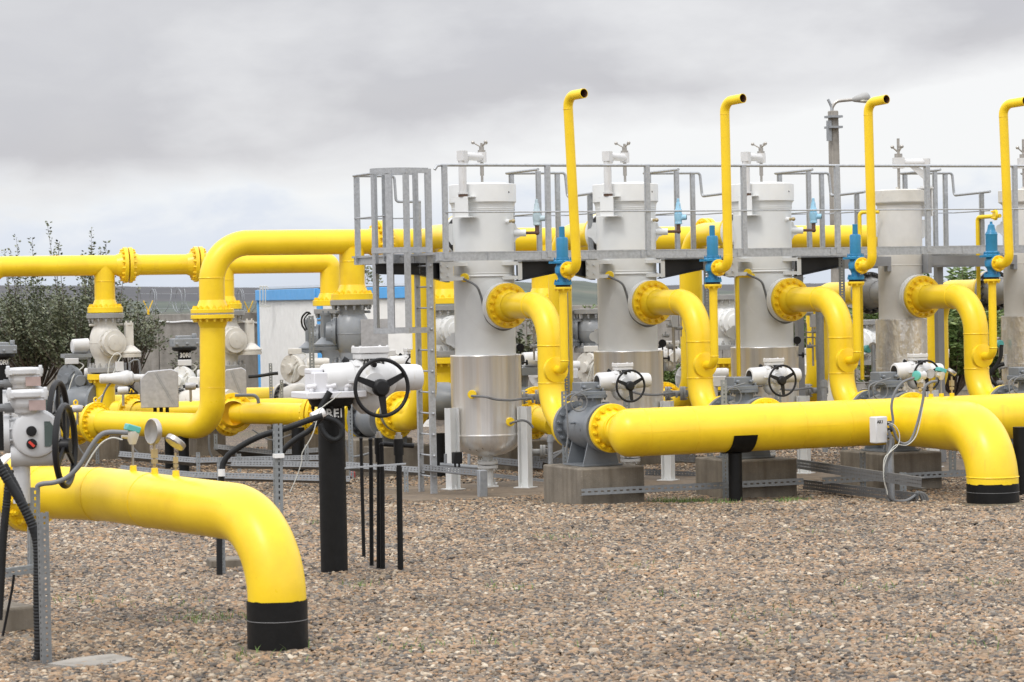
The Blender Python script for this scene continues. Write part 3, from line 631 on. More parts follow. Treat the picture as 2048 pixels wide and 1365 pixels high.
    G().cyl(q+V(0,0,4.13),q+V(0,0,4.166),.066,n=20).build('davit_bearing',M('rusty_bearing',(.10,.055,.035),.6),dv)
    g=G().cyl(c+V(0,0,4.33),c+V(0,0,4.9),.018,n=12); g.cyl(c+V(0,0,4.44),c+V(0,0,4.62),.028,n=12); g.cyl(e+V(0,0,.07),e+V(0,0,.1),.055,n=14); g.cyl(e+V(0,0,.1),e+V(0,0,.15),.035,n=6)
    for w in (155,35,275): dd=V(math.cos(R(w)),math.sin(R(w)),.75).normalized(); g.cyl(e+V(0,0,.14),e+V(0,0,.12)+dd*.15,.010,n=8); g.ball(e+V(0,0,.12)+dd*.15,.026,12,8)
    g.build('closure_screw',STEEL,dv)
    # platform lugs bolted on the shell
    for sx,nm in ((-1,'left'),(1,'right')):
        o=c+(V(-.64,-.31,3.09) if sx<0 else V(.34,-.42,3.09)); g=G(); g.box(o+V(.10*-sx,.1,.1),(.3,.22,.05)); g.box(o+V(.10*-sx,.1,-.1),(.3,.22,.05))
        g.box(o+V((.07 if sx<0 else .02)*sx,-.02,0),(.20 if sx<0 else .06,.02,.27)); 
        if sx<0: [g.cyl(o+V(-.07+u_,-.03,v_),o+V(-.07+u_,-.05,v_),.018,n=6) for u_,v_ in((-.08,.09),(.02,.06),(-.08,.0),(.02,-.06),(-.08,-.09))]
        g.build('beam_bracket',LGR,t)
    g=G().torus(c+V(0,0,3.02),(0,0,1),.433,.014,48,8); g.build('support_ring',LGR,t)
    g=G(); p=c+radial(-63)*.43+V(0,0,3.78); d=radial(-63); g.cyl(p,p+d*.06,.03,n=12); v=g.build('sample_cock',LGRU,t); G().cyl(p+d*.06,p+d*.13,.02,n=10).ball(p+d*.12,.03,10,8).build('cock_body',BRASS,v)
    Y=34.45; levelcap(t,c,-148,.43,3.0,LGR,[A(x,y,Y=Y) for x,y in((952,572),(961,590),(967,614),(972,636),(984,650),(1004,660),(1022,656),(1030,648))])
    levelcap(t,c,-134,.50,1.37,STEEL,[A(x,y,Y=34.3) for x,y in((970,794),(990,799),(1020,801),(1046,798),(1062,797),(1067,806))])
    levelcap(t,c,-66,.44,.97,STEEL,[A(x,y,Y=34.2) for x,y in((1030,844),(1045,841),(1058,846),(1066,856))])
    return t
def tankB():
    c=V(X0+3*DX,YT-.2,0); t=thing('slim_filter_tank',(c.x,c.y,0),'','filter tank','slim filter tanks with dented cladding')
    dzl=.0; r=.335
    g=G(); g.lathe(c,(0,0,1),[(1.9,r),(3.98,r),(4.0,r+.02),(4.02,r+.055),(4.03,r+.055)],40); g.torus(c+V(0,0,3.08),(0,0,1),r,.006,40,6); saddle(g,c+V(0,0,2.63),r,.24,.012); g.build('shell',WGR,t)
    g=G().lathe(c,(0,0,1),[(4.03,r+.06),(4.2,r+.06),(4.205,r+.05),(4.22,.28),(4.225,0)],40); g.cyl(c+V(-.16,-.2,4.21),c+V(-.16,-.2,4.25),.02,n=8); g.build('closure_collar',WHTD,t)
    g=G().lathe(c,(0,0,1),[(2.27,r+.01),(2.275,.385),(.80,.385),(.795,.38),(.7,.36),(.6,.3),(.52,.15),(.5,.06)],48)
    for k in range(3): g.torus(c+V(0,0,2.26-.72*k),(0,0,1),.386,.004,48,5)
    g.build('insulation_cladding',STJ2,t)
    for a in (-168,-52,66): ibeam_leg(c+radial(a)*.47,a,.05,1.2).build('leg',LGR,t)
    g=G().cyl(c+V(0,-.28,2.61),c+V(0,-.52,2.61),.178,n=30); g.flange(c+V(0,-.455,2.61),(0,-1,0),.322,.11,0); g.build('nozzle',LGRU,t)
    g=G(); g.cyl(c+V(0,.2,2.67),c+V(0,.8,2.67),.185,n=30); g.lathe(c+V(0,.60,2.67),(0,1,0),[(0,.19),(.14,.225),(.24,.24),(.26,.25)],30); g.flange(c+V(0,.86,2.67),(0,1,0),.325,.06,0); g.build('rear_nozzle',GRN,t); G().bolts(c+V(0,.86,2.67),(0,-1,0),.285,16,.034,.06,ring=True).build('nozzle_bolts',BOLT,t)
    d=radial(-20); b=c+d*.40; tt=V(-d.y,d.x,0); Mx=Matrix((d,tt,V(0,0,1))).transposed()
    g=G().box(b+V(0,0,4.02),(.16,.02,.42),M=Mx); g.box(b+d*.08+V(0,0,4.02),(.02,.22,.42),M=Mx); g.box(b+V(0,0,4.235),(.2,.26,.02),M=Mx); dv=g.build('davit_bracket',WHT,t)
    q=b+d*.02; top=q+V(0,0,4.62); e=c+V(0,0,4.62); ar=(e-top).normalized(); g=G().cyl(q+V(0,0,4.24),q+V(0,0,4.27),.09,n=18); g.box(q+V(0,0,4.45),(.07,.13,.42),M=Mx); g.cyl(q+V(0,0,4.6),q+V(0,0,4.68),.065,n=16); g.cyl(top,e,.06,n=18); g.box(e,(.16,.14,.16),M=Mx); g.poly([q+ar*.03+V(0,0,4.36),top+ar*.26-V(0,0,.05),top+ar*.14-V(0,0,.05),q+ar*.03+V(0,0,4.50)],tt,.014); g.build('davit_arm',WHT,dv)
    g=G().cyl(c+V(0,0,4.2),c+V(0,0,4.99),.022,n=10); g.cyl(e+V(0,0,.08),e+V(0,0,.14),.06,n=14)
    for w in (155,35,275): dd=V(math.cos(R(w)),math.sin(R(w)),.5).normalized(); g.cyl(e+V(0,0,.16),e+V(0,0,.2)+dd*.1,.012,n=8); g.ball(e+V(0,0,.2)+dd*.1,.028,10,8)
    g.build('closure_screw',STEEL,dv)
    for q_ in ((-22,r-.01,3.62,.16,.28),(158,r-.01,3.62,.10,.22)): g=G(); lug(g,c,*q_); g.build('lifting_lug',LGRU,t)
    G().box(c+V(.27,-.3,3.1),(.06,.2,.3)).build('beam_bracket',GBEAM,t); G().box(c+V(-.30,-.14,3.1),(.08,.1,.22)).build('beam_bracket',GBEAM,t)
    return t
TL=['first filter tank, beside the caged ladder, grey with steel cladding and dished bottom','second filter tank, between the first and second blue relief valves','third filter tank, left of the concrete lamp post']
tA=tankA(); tA['label']=TL[0]
for i in (1,2): dup(tA,(X0+DX*i,YT,0),TL[i])
tB=tankB(); tB['label']='slim beige grey tank with dented cladding and davit on its right side'
dup(tB,(X0+DX*4,YT-.2,0),'slim tank cut off by the right edge of the photo')

# ---------------------------------------------------------------- outlet pipes, relief valves and vents
YD=32.85; ZB=1.02
def outlet(i):
    x=X0; t=thing('outlet_pipe',(x,YD,0),'','pipe','yellow outlet pipes of the filter tanks')
    g=G().tube([(x,34.29,2.6),(x,YD,2.6),(x,YD,ZB),(x,32.2,ZB)],.178,36,bend=.535,seg=12)
    for p,d in (((x,33.39,2.6),(0,1,0)),((x,YD,2.06),(0,0,1)),((x,YD,1.56),(0,0,1))): g.torus(p,d,.178,.0085,36,6)
    g.build('pipe',YEL,t)
    g=G().flange((x,34.275,2.6),(0,-1,0),.315,.062,16,.028,.03,hub=.18); g.build('flange',YEL,t)
    g=G().flange((x,32.145,ZB),(0,1,0),.315,.06,16,.028,.03,hub=.18); g.build('flange',YEL,t)
    g=G(); p=V(x,YD-.178,1.74); g.lathe(V(x,YD-.13,1.74),(0,-1,0),[(0,.175),(.055,.17),(.063,.12),(.066,.05)],32)
    g.tube([p+V(0,.05,0),(x,32.42,1.74),(x,32.42,2.82)],.056,20,bend=.115,seg=9); g.torus((x,32.42,1.86),(0,0,1),.056,.0085,20,6)
    rb=g.build('relief_branch',YEL,t)
    g=G().flange((x,32.42,2.84),(0,0,-1),.118,.03,8,.014,.016,hub=.058); g.build('branch_flange',YEL,rb)
    return t
o0=outlet(0); OL=['yellow outlet pipe of the first tank, nearest the ladder','yellow outlet pipe of the second tank, left of the black saddle post','yellow outlet pipe marked with an orange arrow, at the third tank','yellow outlet pipe of the slim fourth tank','yellow outlet pipe at the right edge of the photo']
o0['label']=OL[0]; OUT=[o0]+[dup(o0,(X0+DX*i,YD,0),OL[i]) for i in range(1,5)]
def arrow():
    x=X0+DX*2; g=G(); 
    def q(u,z): a=R(-90)-u/.1785; return V(x+.1785*math.cos(a)*1.005,YD+.1785*math.sin(a)*1.005,z)
    pts=[(.03,1.66),(.03,1.80),(.055,1.80),(.012,1.875),(-.03,1.80),(-.006,1.80),(-.006,1.66)]
    g.poly([q(u+.085,z) for u,z in pts],radial(-90)*1,.0015); g.build('flow_arrow',ORG,OUT[2])
arrow()
def relief():
    x,y=X0,32.42; t=thing('relief_valve',(x,y,2.84),'','relief valve','blue relief valves')
    c=V(x,y,0); g=G().lathe(c,(0,0,1),[(2.868,.118),(2.905,.118),(2.91,.07),(2.95,.062),(2.99,.075),(3.02,.10),(3.09,.105),(3.13,.085),(3.15,.08),(3.152,.125),(3.18,.125),(3.182,.12),(3.20,.10)],28)
    g.bolts(c+V(0,0,2.905),(0,0,1),.098,8,.014,.02); g.cyl(c+V(0,0,3.06),c+V(0,-.13,3.06),.075,n=20); g.lathe(c+V(0,-.125,3.06),(0,-1,0),[(0,.115),(.03,.115)],28); g.bolts(c+V(0,0,3.18),(0,0,1),.106,8,.012,.03); g.box(c+V(-.14,0,3.165),(.1,.05,.03)); g.build('valve_body',BLU,t)
    G().lathe(c,(0,0,1),[(2.84,.10),(2.869,.10)],24).build('gasket',BLK2,t)
    G().lathe(c,(0,0,1),[(3.2,.084),(3.215,.088),(3.225,.078),(3.47,.078),(3.495,.068),(3.50,.04)],28).build('bonnet',BLU,t)
    G().lathe(c,(0,0,1),[(3.49,.038),(3.635,.038),(3.64,.03)],18).build('cap',BLU,t); return t
r1=relief(); RL=['blue relief valve above the first outlet pipe, nearest the ladder','blue relief valve between the second and third tanks','blue relief valve in front of the lamp post','blue relief valve with a rounded stepped cap, right of the slim fourth tank']
r1['label']=RL[0]; RV=[r1]+[dup(r1,(X0+DX*i,32.42,2.84),RL[i]) for i in range(1,3)]
def relief2():
    r=copy_tree(r1); r.location=(X0+DX*3,32.42,2.84); r['label']=RL[3]
    for ch in list(r.children):
        if ch.name.startswith(('bonnet','cap')): bpy.data.objects.remove(ch)
    c=V(X0+DX*3,32.42,0)
    G().lathe(c,(0,0,1),[(3.2,.10),(3.22,.105),(3.24,.085),(3.46,.085),(3.48,.09),(3.51,.075)],28).build('bonnet',BLU,r)
    G().lathe(c,(0,0,1),[(3.505,.08),(3.52,.065),(3.56,.055),(3.61,.045),(3.63,.02),(3.66,.018)],20).build('cap',BLU,r)
relief2()
def vent(i,top,tip,label):
    x=X0+DX*i; t=thing('vent_pipe',(x,32.0,3.06),label,'vent pipe','yellow vent pipes of the relief valves')
    T=A(top[0],top[1],Y=31.98); E=A(tip[0],tip[1],Y=31.62)
    P=[V(x,32.27,3.06),V(x,31.98,3.06),T,E]; g=G().tube(P,.064,24,bend=[.14,.15],seg=10,cap=(True,False)); d=(E-T).normalized()
    g.lathe(E,d,[(0,.064),(.0005,.057)],24,(False,False)); k=T-V(0,0,.17); g.torus(k,(0,0,1),.064,.003,24,6); g.torus(V(x,31.98,3.23),(0,0,1),.064,.003,24,6); g.build('pipe',YEL,t)
    g=G().lathe(E-d*.28,d,[(0,.0),(.01,.056),(.2805,.057)],24,(False,False)); g.build('bore',M('rusty_bore',(.13,.06,.03),.7,var=.3),t)
    G().flange((x,32.262,3.06),(0,-1,0),.115,.028,8,.014,.016,hub=.064).build('flange',YEL,t)
vent(0,(1135,193),(1168,187),'first yellow vent pipe from the left, leaning up past the platform rail')
vent(1,(1449,204),(1486,197),'second yellow vent pipe from the left, left of the lamp post')
vent(2,(1736,206),(1773,199),'third yellow vent pipe, crossing in front of the lamp head')
vent(3,(2006,210),(2050,203),'fourth yellow vent pipe, at the right edge of the photo')

# ---------------------------------------------------------------- header pipe with its outlet into the ground
def header():
    y,z=30.55,.98; xa=A(1222,862,Y=y).x; t=thing('header_pipe',(xa+.3,y,0),'large yellow header pipe with domed end, running across in front of the tanks','pipe')
    r=.305; g=G().lathe((xa,y,z),(1,0,0),[(0,.02),(.015,.10),(.05,.19),(.10,.25),(.17,.292),(.24,.305)]+[(12.5,.305)],56)
    for px_ in (1282,1377,1592,1683,1724): X=A(px_,862,Y=y).x; g.torus((X,y,z),(1,0,0),r,.004,56,6)
    for a,b,py in ((1285,1376,866),(1595,1681,854)):
        p=A(a,py,Y=y-.30); q=A(b,py-3.5,Y=y-.30); g.bar(V(p.x,y-.303,p.z),V(q.x,y-.303,p.z),.006,.012)
    g.build('pipe',YEL,t)
    for i in range(5):
        x=X0+DX*i; g=G().cyl((x,30.93,ZB),(x,30.6,z),.2,n=32); g.torus((x,30.80,ZB),(0,1,0),.2,.0085,32,6); g.build('branch',YEL,t); G().flange((x,31.06,ZB),(0,-1,0),.315,.062,16,.028,.03,hub=.19).build('branch_flange',YEL,t)
    f=A(1985,1000,Z=.1); fx=f.x+.02; fy=f.y+.02
    g=G().tube([(fx+.2,y,z),(fx,fy,z),(fx,fy,.29)],.318,52,bend=.93,seg=14); g.torus((fx,fy,.385),(0,0,1),.318,.0085,52,6); g.build('elbow_outlet',YEL,t)
    n=72; g=G(); d,u,w=basis((0,0,1)); 
    for zz in (-.15,None):
        b=len(g.v)
        for k in range(n):
            a=2*PI*k/n; g.v.append(V(fx+.323*math.cos(a),fy+.323*math.sin(a),zz if zz is not None else .30+.006*math.sin(a*9)+.005*math.sin(a*23)))
    g.join(list(range(0,n)),list(range(n,2*n))); g.f.append(tuple(range(2*n-1,n-1,-1))); bs=g.build('buried_base',BLK,t)
    g=G().torus((fx,fy,.20),(0,0,1),.3235,.003,60,5); g.build('scuff_line',M('grey_scuff',(.16,.16,.16),.6),bs)
    for x in (1841,1862,1883,1904): 
        X=A(x,797,Y=y).x; G().cyl((X,y,z+.28),(X,y,z+.345),.032,n=14).build('instrument_boss',YEL,t)
header()
def gauge(root,b,n,r=.055,mat=STEEL):
    """dial gauge: b centre of the case, n facing direction"""
    n=Vector(n).normalized(); g=G().lathe(b,n,[(0,r*.9),(.01,r),(.042,r),(.048,r*.93),(.044,r*.86)],24); c=g.build('gauge_case',mat,root)
    G().lathe(b,n,[(.0425,r*.86),(.0435,0)],24).build('dial',WTAPE,c)
def instrument(loc,label,kind,s=1.0,tilt=None,face=(-.5,-1,.1),group='instruments on the header pipe',grr=.062):
    b=Vector(loc); t=thing('pressure_transmitter' if kind=='tx' else 'thermometer' if kind=='tm' else 'pressure_gauge',b,label,'transmitter' if kind=='tx' else 'thermometer' if kind=='tm' else 'gauge',group)
    u=Vector(tilt or (0,0,1)).normalized(); gr=grr*s
    if kind=='tx':
        G().cyl(b,b+V(0,0,.17)*s,.012*s,n=10).ball(b+V(0,0,.06)*s,.028*s,10,8).box(b+V(0,0,.12)*s,(.06*s,.06*s,.05*s)).build('stem',BRASS,t)
        h=b+V(0,0,.25)*s; f=Vector(face).normalized(); g=G().cyl(h-f*.07*s,h+f*.06*s,.062*s,n=22); g.cyl(h,h+V(0,0,-.09)*s,.045*s,n=16); g.cyl(h+V(.0,0,.04)*s,h+V(0,0,.085)*s,.04*s,n=14); g.build('housing',WHT,t); G().lathe(h+f*.06*s,f,[(0,.064*s),(.03*s,.064*s),(.036*s,.05*s)],22).build('cap',TEAL,t)
    elif kind=='tm':
        G().cyl(b,b+V(0,0,.2)*s,.010*s,n=10).build('stem',STEEL,t); h=b+V(0,0,.2)*s; g=G().lathe(h,(0,0,1),[(0,.03*s),(.05*s,.05*s),(.09*s,.062*s),(.12*s,.062*s)],20); d=Vector(face).normalized(); g.cyl(h+V(0,0,.07)*s,h+V(0,0,.07)*s+d*.1*s,.026*s,n=12); g.build('housing',WHTD,t)
        M3=Matrix.Rotation(R(18),3,'Y'); G().box(h+V(.0,0,.145)*s,(.13*s,.12*s,.06*s),M=M3).build('cap',TEAL,t,bevel=.008)
    else:
        g=G().cyl(b,b+u*.1*s,.012*s,n=10); g.cyl(b+u*.04*s,b+u*.075*s,.028*s,n=8); g.box(b+u*.12*s,(.045*s,.045*s,.07*s)); g.cyl(b+u*.15*s,b+u*.2*s,.011*s,n=8); g.build('stem',BRASS,t)
        gauge(t,b+u*(.19*s+gr)-Vector(face).normalized()*.02,face,gr)
    return t
def hb(x): X=A(x,797,Y=30.55).x; return (X,30.55,1.325)
instrument(hb(1841),'white pressure transmitter with round teal cap on the big header pipe','tx',1.0,face=(-1,-.35,0))
instrument(hb(1862),'silver dial gauge beside the teal capped transmitter on the header pipe','pg',1.05,face=(-.7,-.8,.1))
instrument(hb(1883),'thermometer head with teal lid on the big header pipe','tm',.9,face=(-1,-.2,0))
instrument(hb(1904),'tilted dial gauge nearest the down bend of the header pipe','pg',1.1,face=(.55,-.2,.8))
# black saddle post under the header
def saddle_post():
    x=A(1470,910,Y=30.55).x; t=thing('saddle_post',(x,30.55,0),'short black post with curved saddle carrying the header pipe','pipe support')
    G().cyl((x,30.55,.02),(x,30.55,.66),.088,n=28).build('post',BLK,t)
    g=G(); n=14
    for k in range(2):
        for r in (.3085,.322):
            b=len(g.v)
            for i in range(n+1): a=R(-165)+R(150)*i/n; g.v.append(V(x-.17+.34*k,30.55+r*math.cos(a),.98+r*math.sin(a)))
    m=n+1
    for i in range(n):
        g.f+=[(i,i+1,2*m+i+1,2*m+i),(m+i,3*m+i,3*m+i+1,m+i+1),(i,m+i,m+i+1,i+1),(2*m+i,2*m+i+1,3*m+i+1,3*m+i)]
    g.build('saddle',BLK,t)
    o=G().cyl((x,30.6,-.05),(x,30.6,.035),.62,n=10).build('footing_slab',SLAB,bevel=.01); tag(o,'low wet concrete slab under the black saddle post','slab')
saddle_post()
# ---------------------------------------------------------------- motor actuators and ball valves
def text_mesh(txt,size,name,mat,parent,wrap=None,M4=None,ext=.001):
    cu=bpy.data.curves.new('text','FONT'); cu.body=txt; cu.size=size; cu.extrude=ext; cu.align_x='CENTER'; cu.align_y='CENTER'; cu.offset=size*.03
    ob=bpy.data.objects.new('text',cu); COL.objects.link(ob); dg=bpy.context.evaluated_depsgraph_get(); me=bpy.data.meshes.new_from_object(ob.evaluated_get(dg)); bpy.data.objects.remove(ob); bpy.data.curves.remove(cu)
    for v in me.vertices:
        p=v.co.copy()
        if wrap: c,rad,a0=wrap; a=a0+p.x/rad; v.co=(c.x+(rad+p.z)*math.cos(a),c.y+(rad+p.z)*math.sin(a),c.z+p.y)
        elif M4: v.co=M4@p
    me.materials.append(mat); o=bpy.data.objects.new(name,me); COL.objects.link(o); o.parent=parent; return o
def speckle_plate():
    m,b=newmat('nameplate'); co=objco(); n=noise(55,2,.6,objco((1,1,.55))); L(ramp(n,[(.5,(.012,.012,.012)),(.56,(.45,.44,.42))],'CONSTANT'),b.inputs['Base Color']); b.inputs['Roughness'].default_value=.4; return m
NAMEP=speckle_plate()
def actuator(root,o,s=1.0,world=True,rz=0,mat=None,wheel=True,name='actuator'):
    """electric valve actuator. o: crossing of stem and motor axis; axis along x, handwheel facing -y"""
    mat=mat or WHT; o=Vector(o); Rm=Matrix.Rotation(rz,3,'Z')
    def P(x,y,z): return o+Rm@V(x*s,y*s,z*s)
    X=Rm@V(1,0,0); Yn=Rm@V(0,-1,0); Zp=V(0,0,1)
    def fin(g,n,m,par): return g.build(n,m,par,world)
    g=G(); g.lathe(P(-.10,0,0),X,[(0,.13*s),(.012*s,.150*s),(.03*s,.158*s),(.20*s,.163*s),(.29*s,.170*s),(.292*s,.185*s),(.318*s,.185*s),(.32*s,.178*s),(.40*s,.205*s),(.54*s,.215*s),(.64*s,.20*s),(.70*s,.165*s),(.73*s,.135*s),(.99*s,.128*s),(1.02*s,.118*s),(1.025*s,.09*s)],32)
    g.cyl(P(.36,-.12,-.04),P(.36,-.25,-.04),.105*s,n=22); g.lathe(P(.36,0,-.06),-Zp,[(0,.17*s),(.14*s,.165*s),(.22*s,.13*s),(.28*s,.06*s)],24)
    for a in (0,90,180,270): q=P(.205,0,0)+ (Zp*math.cos(R(a+45))+Yn*math.sin(R(a+45)))*.185*s; g.cyl(q-X*.012*s,q+X*.035*s,.014*s,n=6)
    g.box(P(.16,-.165,-.02),(.09*s,.05*s,.02*s),M=Rm)
    ac=fin(g,name,mat,root)
    fin(G().lathe(P(-.105,-.0,0),X,[(0,.05*s),(.0055*s,.12*s),(.009*s,.13*s)],24),'end_cover',BLK2,ac)
    g=G(); g.lathe(P(.40,0,.10),Zp,[(0,.14*s),(.10*s,.13*s)],24); g.box(P(.40,-.02,.22),(.29*s,.22*s,.055*s),M=Rm); tb=g.build('terminal_box',mat,ac,world,bevel=.008*s)
    g=G().box(P(.40,-.02,.285),(.30*s,.235*s,.06*s),M=Rm); g.build('lid',mat,tb,world,bevel=.02*s) if False else None
    g=G().box(P(.40,-.02,.282),(.31*s,.24*s,.062*s),M=Rm)
    for sx in(-1,1):
        for sy in(-1,1): g.cyl(P(.40+.14*sx,-.02+.10*sy,.25),P(.40+.14*sx,-.02+.10*sy,.325),.014*s,n=8)
    g.build('box_lid',mat,ac,world,bevel=.009*s)
    fin(G().box(P(.385,-.145,.155),(.22*s,.012*s,.085*s),M=Rm),'nameplate',NAMEP,ac)
    fin(G().cyl(P(.36,-.185,.145),P(.36,-.235,.14),.026*s,n=16),'selector_knob',BLK2,ac)
    g=G().tube([P(.27,.03,.16),P(.20,.03,.16),P(.14,.05,.20)],.03*s,10); fin(g,'cable_gland',RUB,ac)
    if wheel:
        c=P(.38,-.36,-.08); g=G().torus(c,Yn,.272*s,.0195*s,48,10)
        g.lathe(c-Yn*.06*s,Yn,[(0,.07*s),(.02*s,.085*s),(.06*s,.085*s),(.085*s,.065*s),(.09*s,.02*s)],24); g.cyl(P(.37,-.22,-.06),c-Yn*.05*s,.05*s,n=16)
        for a in (27,158,277):
            e=X*math.cos(R(a))+Zp*math.sin(R(a)); t=e.cross(Yn); g.poly([c-Yn*.03*s+e*.05*s+t*.036*s,c-Yn*.03*s+e*.265*s+t*.024*s,c-Yn*.03*s+e*.265*s-t*.024*s,c-Yn*.03*s+e*.05*s-t*.036*s],Yn,.022*s)
        hw=fin(g,'handwheel',BLK2,ac)
    return ac
def ball_valve(i):
    x=X0; t=thing('ball_valve',(x,31.6,.52),'','valve','motor driven ball valves on the concrete blocks')
    c=V(x,31.6,ZB); g=G().lathe(V(x,32.14,ZB),(0,-1,0),[(0,.314),(.075,.318),(.08,.215),(.17,.21),(.19,.235),(.30,.268),(.44,.285),(.58,.285),(.72,.268),(.86,.24),(.92,.235),(.925,.316),(1.0,.316),(1.005,.31)],48)
    g.bolts(V(x,32.065,ZB),(0,-1,0),.268,16,.03,.035); g.cyl(V(x+.02,31.42,ZB),V(x-.27,31.42,ZB-.02),.02,n=10)
    g.cyl(V(x-.25,31.55,ZB+.06),V(x-.37,31.5,ZB+.06),.016,n=8); g.build('body',MGR,t)
    g=G()
    for y in (31.36,31.84): g.poly([V(x-.26,y,.525),V(x+.26,y,.525),V(x+.17,y,.86),V(x-.17,y,.86)],(0,1,0),.02)
    g.box((x,31.6,.535),(.56,.62,.02)); g.box((x,31.6,.66),(.02,.46,.28)); g.build('foot',MGR,t)
    g=G().lathe(V(x,31.6,1.24),(0,0,1),[(0,.17),(.03,.165),(.035,.125),(.15,.12),(.155,.20),(.19,.20)],28); g.bolts(V(x,31.6,1.395),(0,0,-1),.17,8,.016,.02); g.cyl(V(x+.12,31.55,1.32),V(x+.21,31.52,1.32),.018,n=8); g.cyl(V(x+.10,31.45,1.12),V(x+.10,31.45,1.27),.02,n=8); g.build('stem_neck',MGR,t)
    g=G().box((x-.05,31.6,1.455),(.36,.32,.06)); g.box((x-.07,31.62,1.54),(.28,.26,.12))
    for sx in (-1,1): g.cyl(V(x+.1*sx-.07,31.49,1.54),V(x+.1*sx-.07,31.43,1.54),.025,n=6)
    for sx in (-1,1): g.cyl(V(x+.15*sx-.05,31.47,1.48),V(x+.15*sx-.05,31.47,1.52),.02,n=6)
    g.build('gearbox',MGR,t,bevel=.012)
    a=actuator(t,(x+.13,31.56,1.60),.74)
    G().wire([A(1183,778,Y=31.4),A(1160,784,Y=31.35),A(1140,790,Y=31.3),A(1132,800,Y=31.28),A(1134,830,Y=31.25),A(1136,870,Y=31.25),A(1131,905,Y=31.25)],.011,6).torus(A(1158,805,Y=31.3),(0,1,0),.115,.010,30,6).build('conduit',HOSE,a)
    b=G().box((x,31.6,.21),(.90,1.18,.62)).build('concrete_block',CONC,bevel=.022); return t,b
BL=['grey ball valve at the domed end of the header pipe, handwheel clear of the pipe','grey ball valve half hidden behind the header pipe, above the saddle post','grey ball valve behind the header pipe, its handwheel behind the dial gauges','grey ball valve at the right edge with a looped cable']
CL=['concrete block under the ball valve at the domed pipe end','concrete block right of the black saddle post','concrete block behind the white cable box post','concrete block behind the down bend of the header pipe']
bv,cb=ball_valve(0); tag(bv,BL[0]); tag(cb,CL[0],'concrete block','concrete valve blocks')
for i in range(1,4):
    dup(bv,(X0+DX*i,31.6,.52),BL[i]); c=cb.copy(); COL.objects.link(c); c.location=(DX*i,0,0); c['label']=CL[i]
pad=G().box((19.6,34.6,-.06),(12.6,2.6,.2)).build('concrete_pad',SLAB,bevel=.02); tag(pad,'wet brown concrete pad under the row of filter tanks','concrete pad')

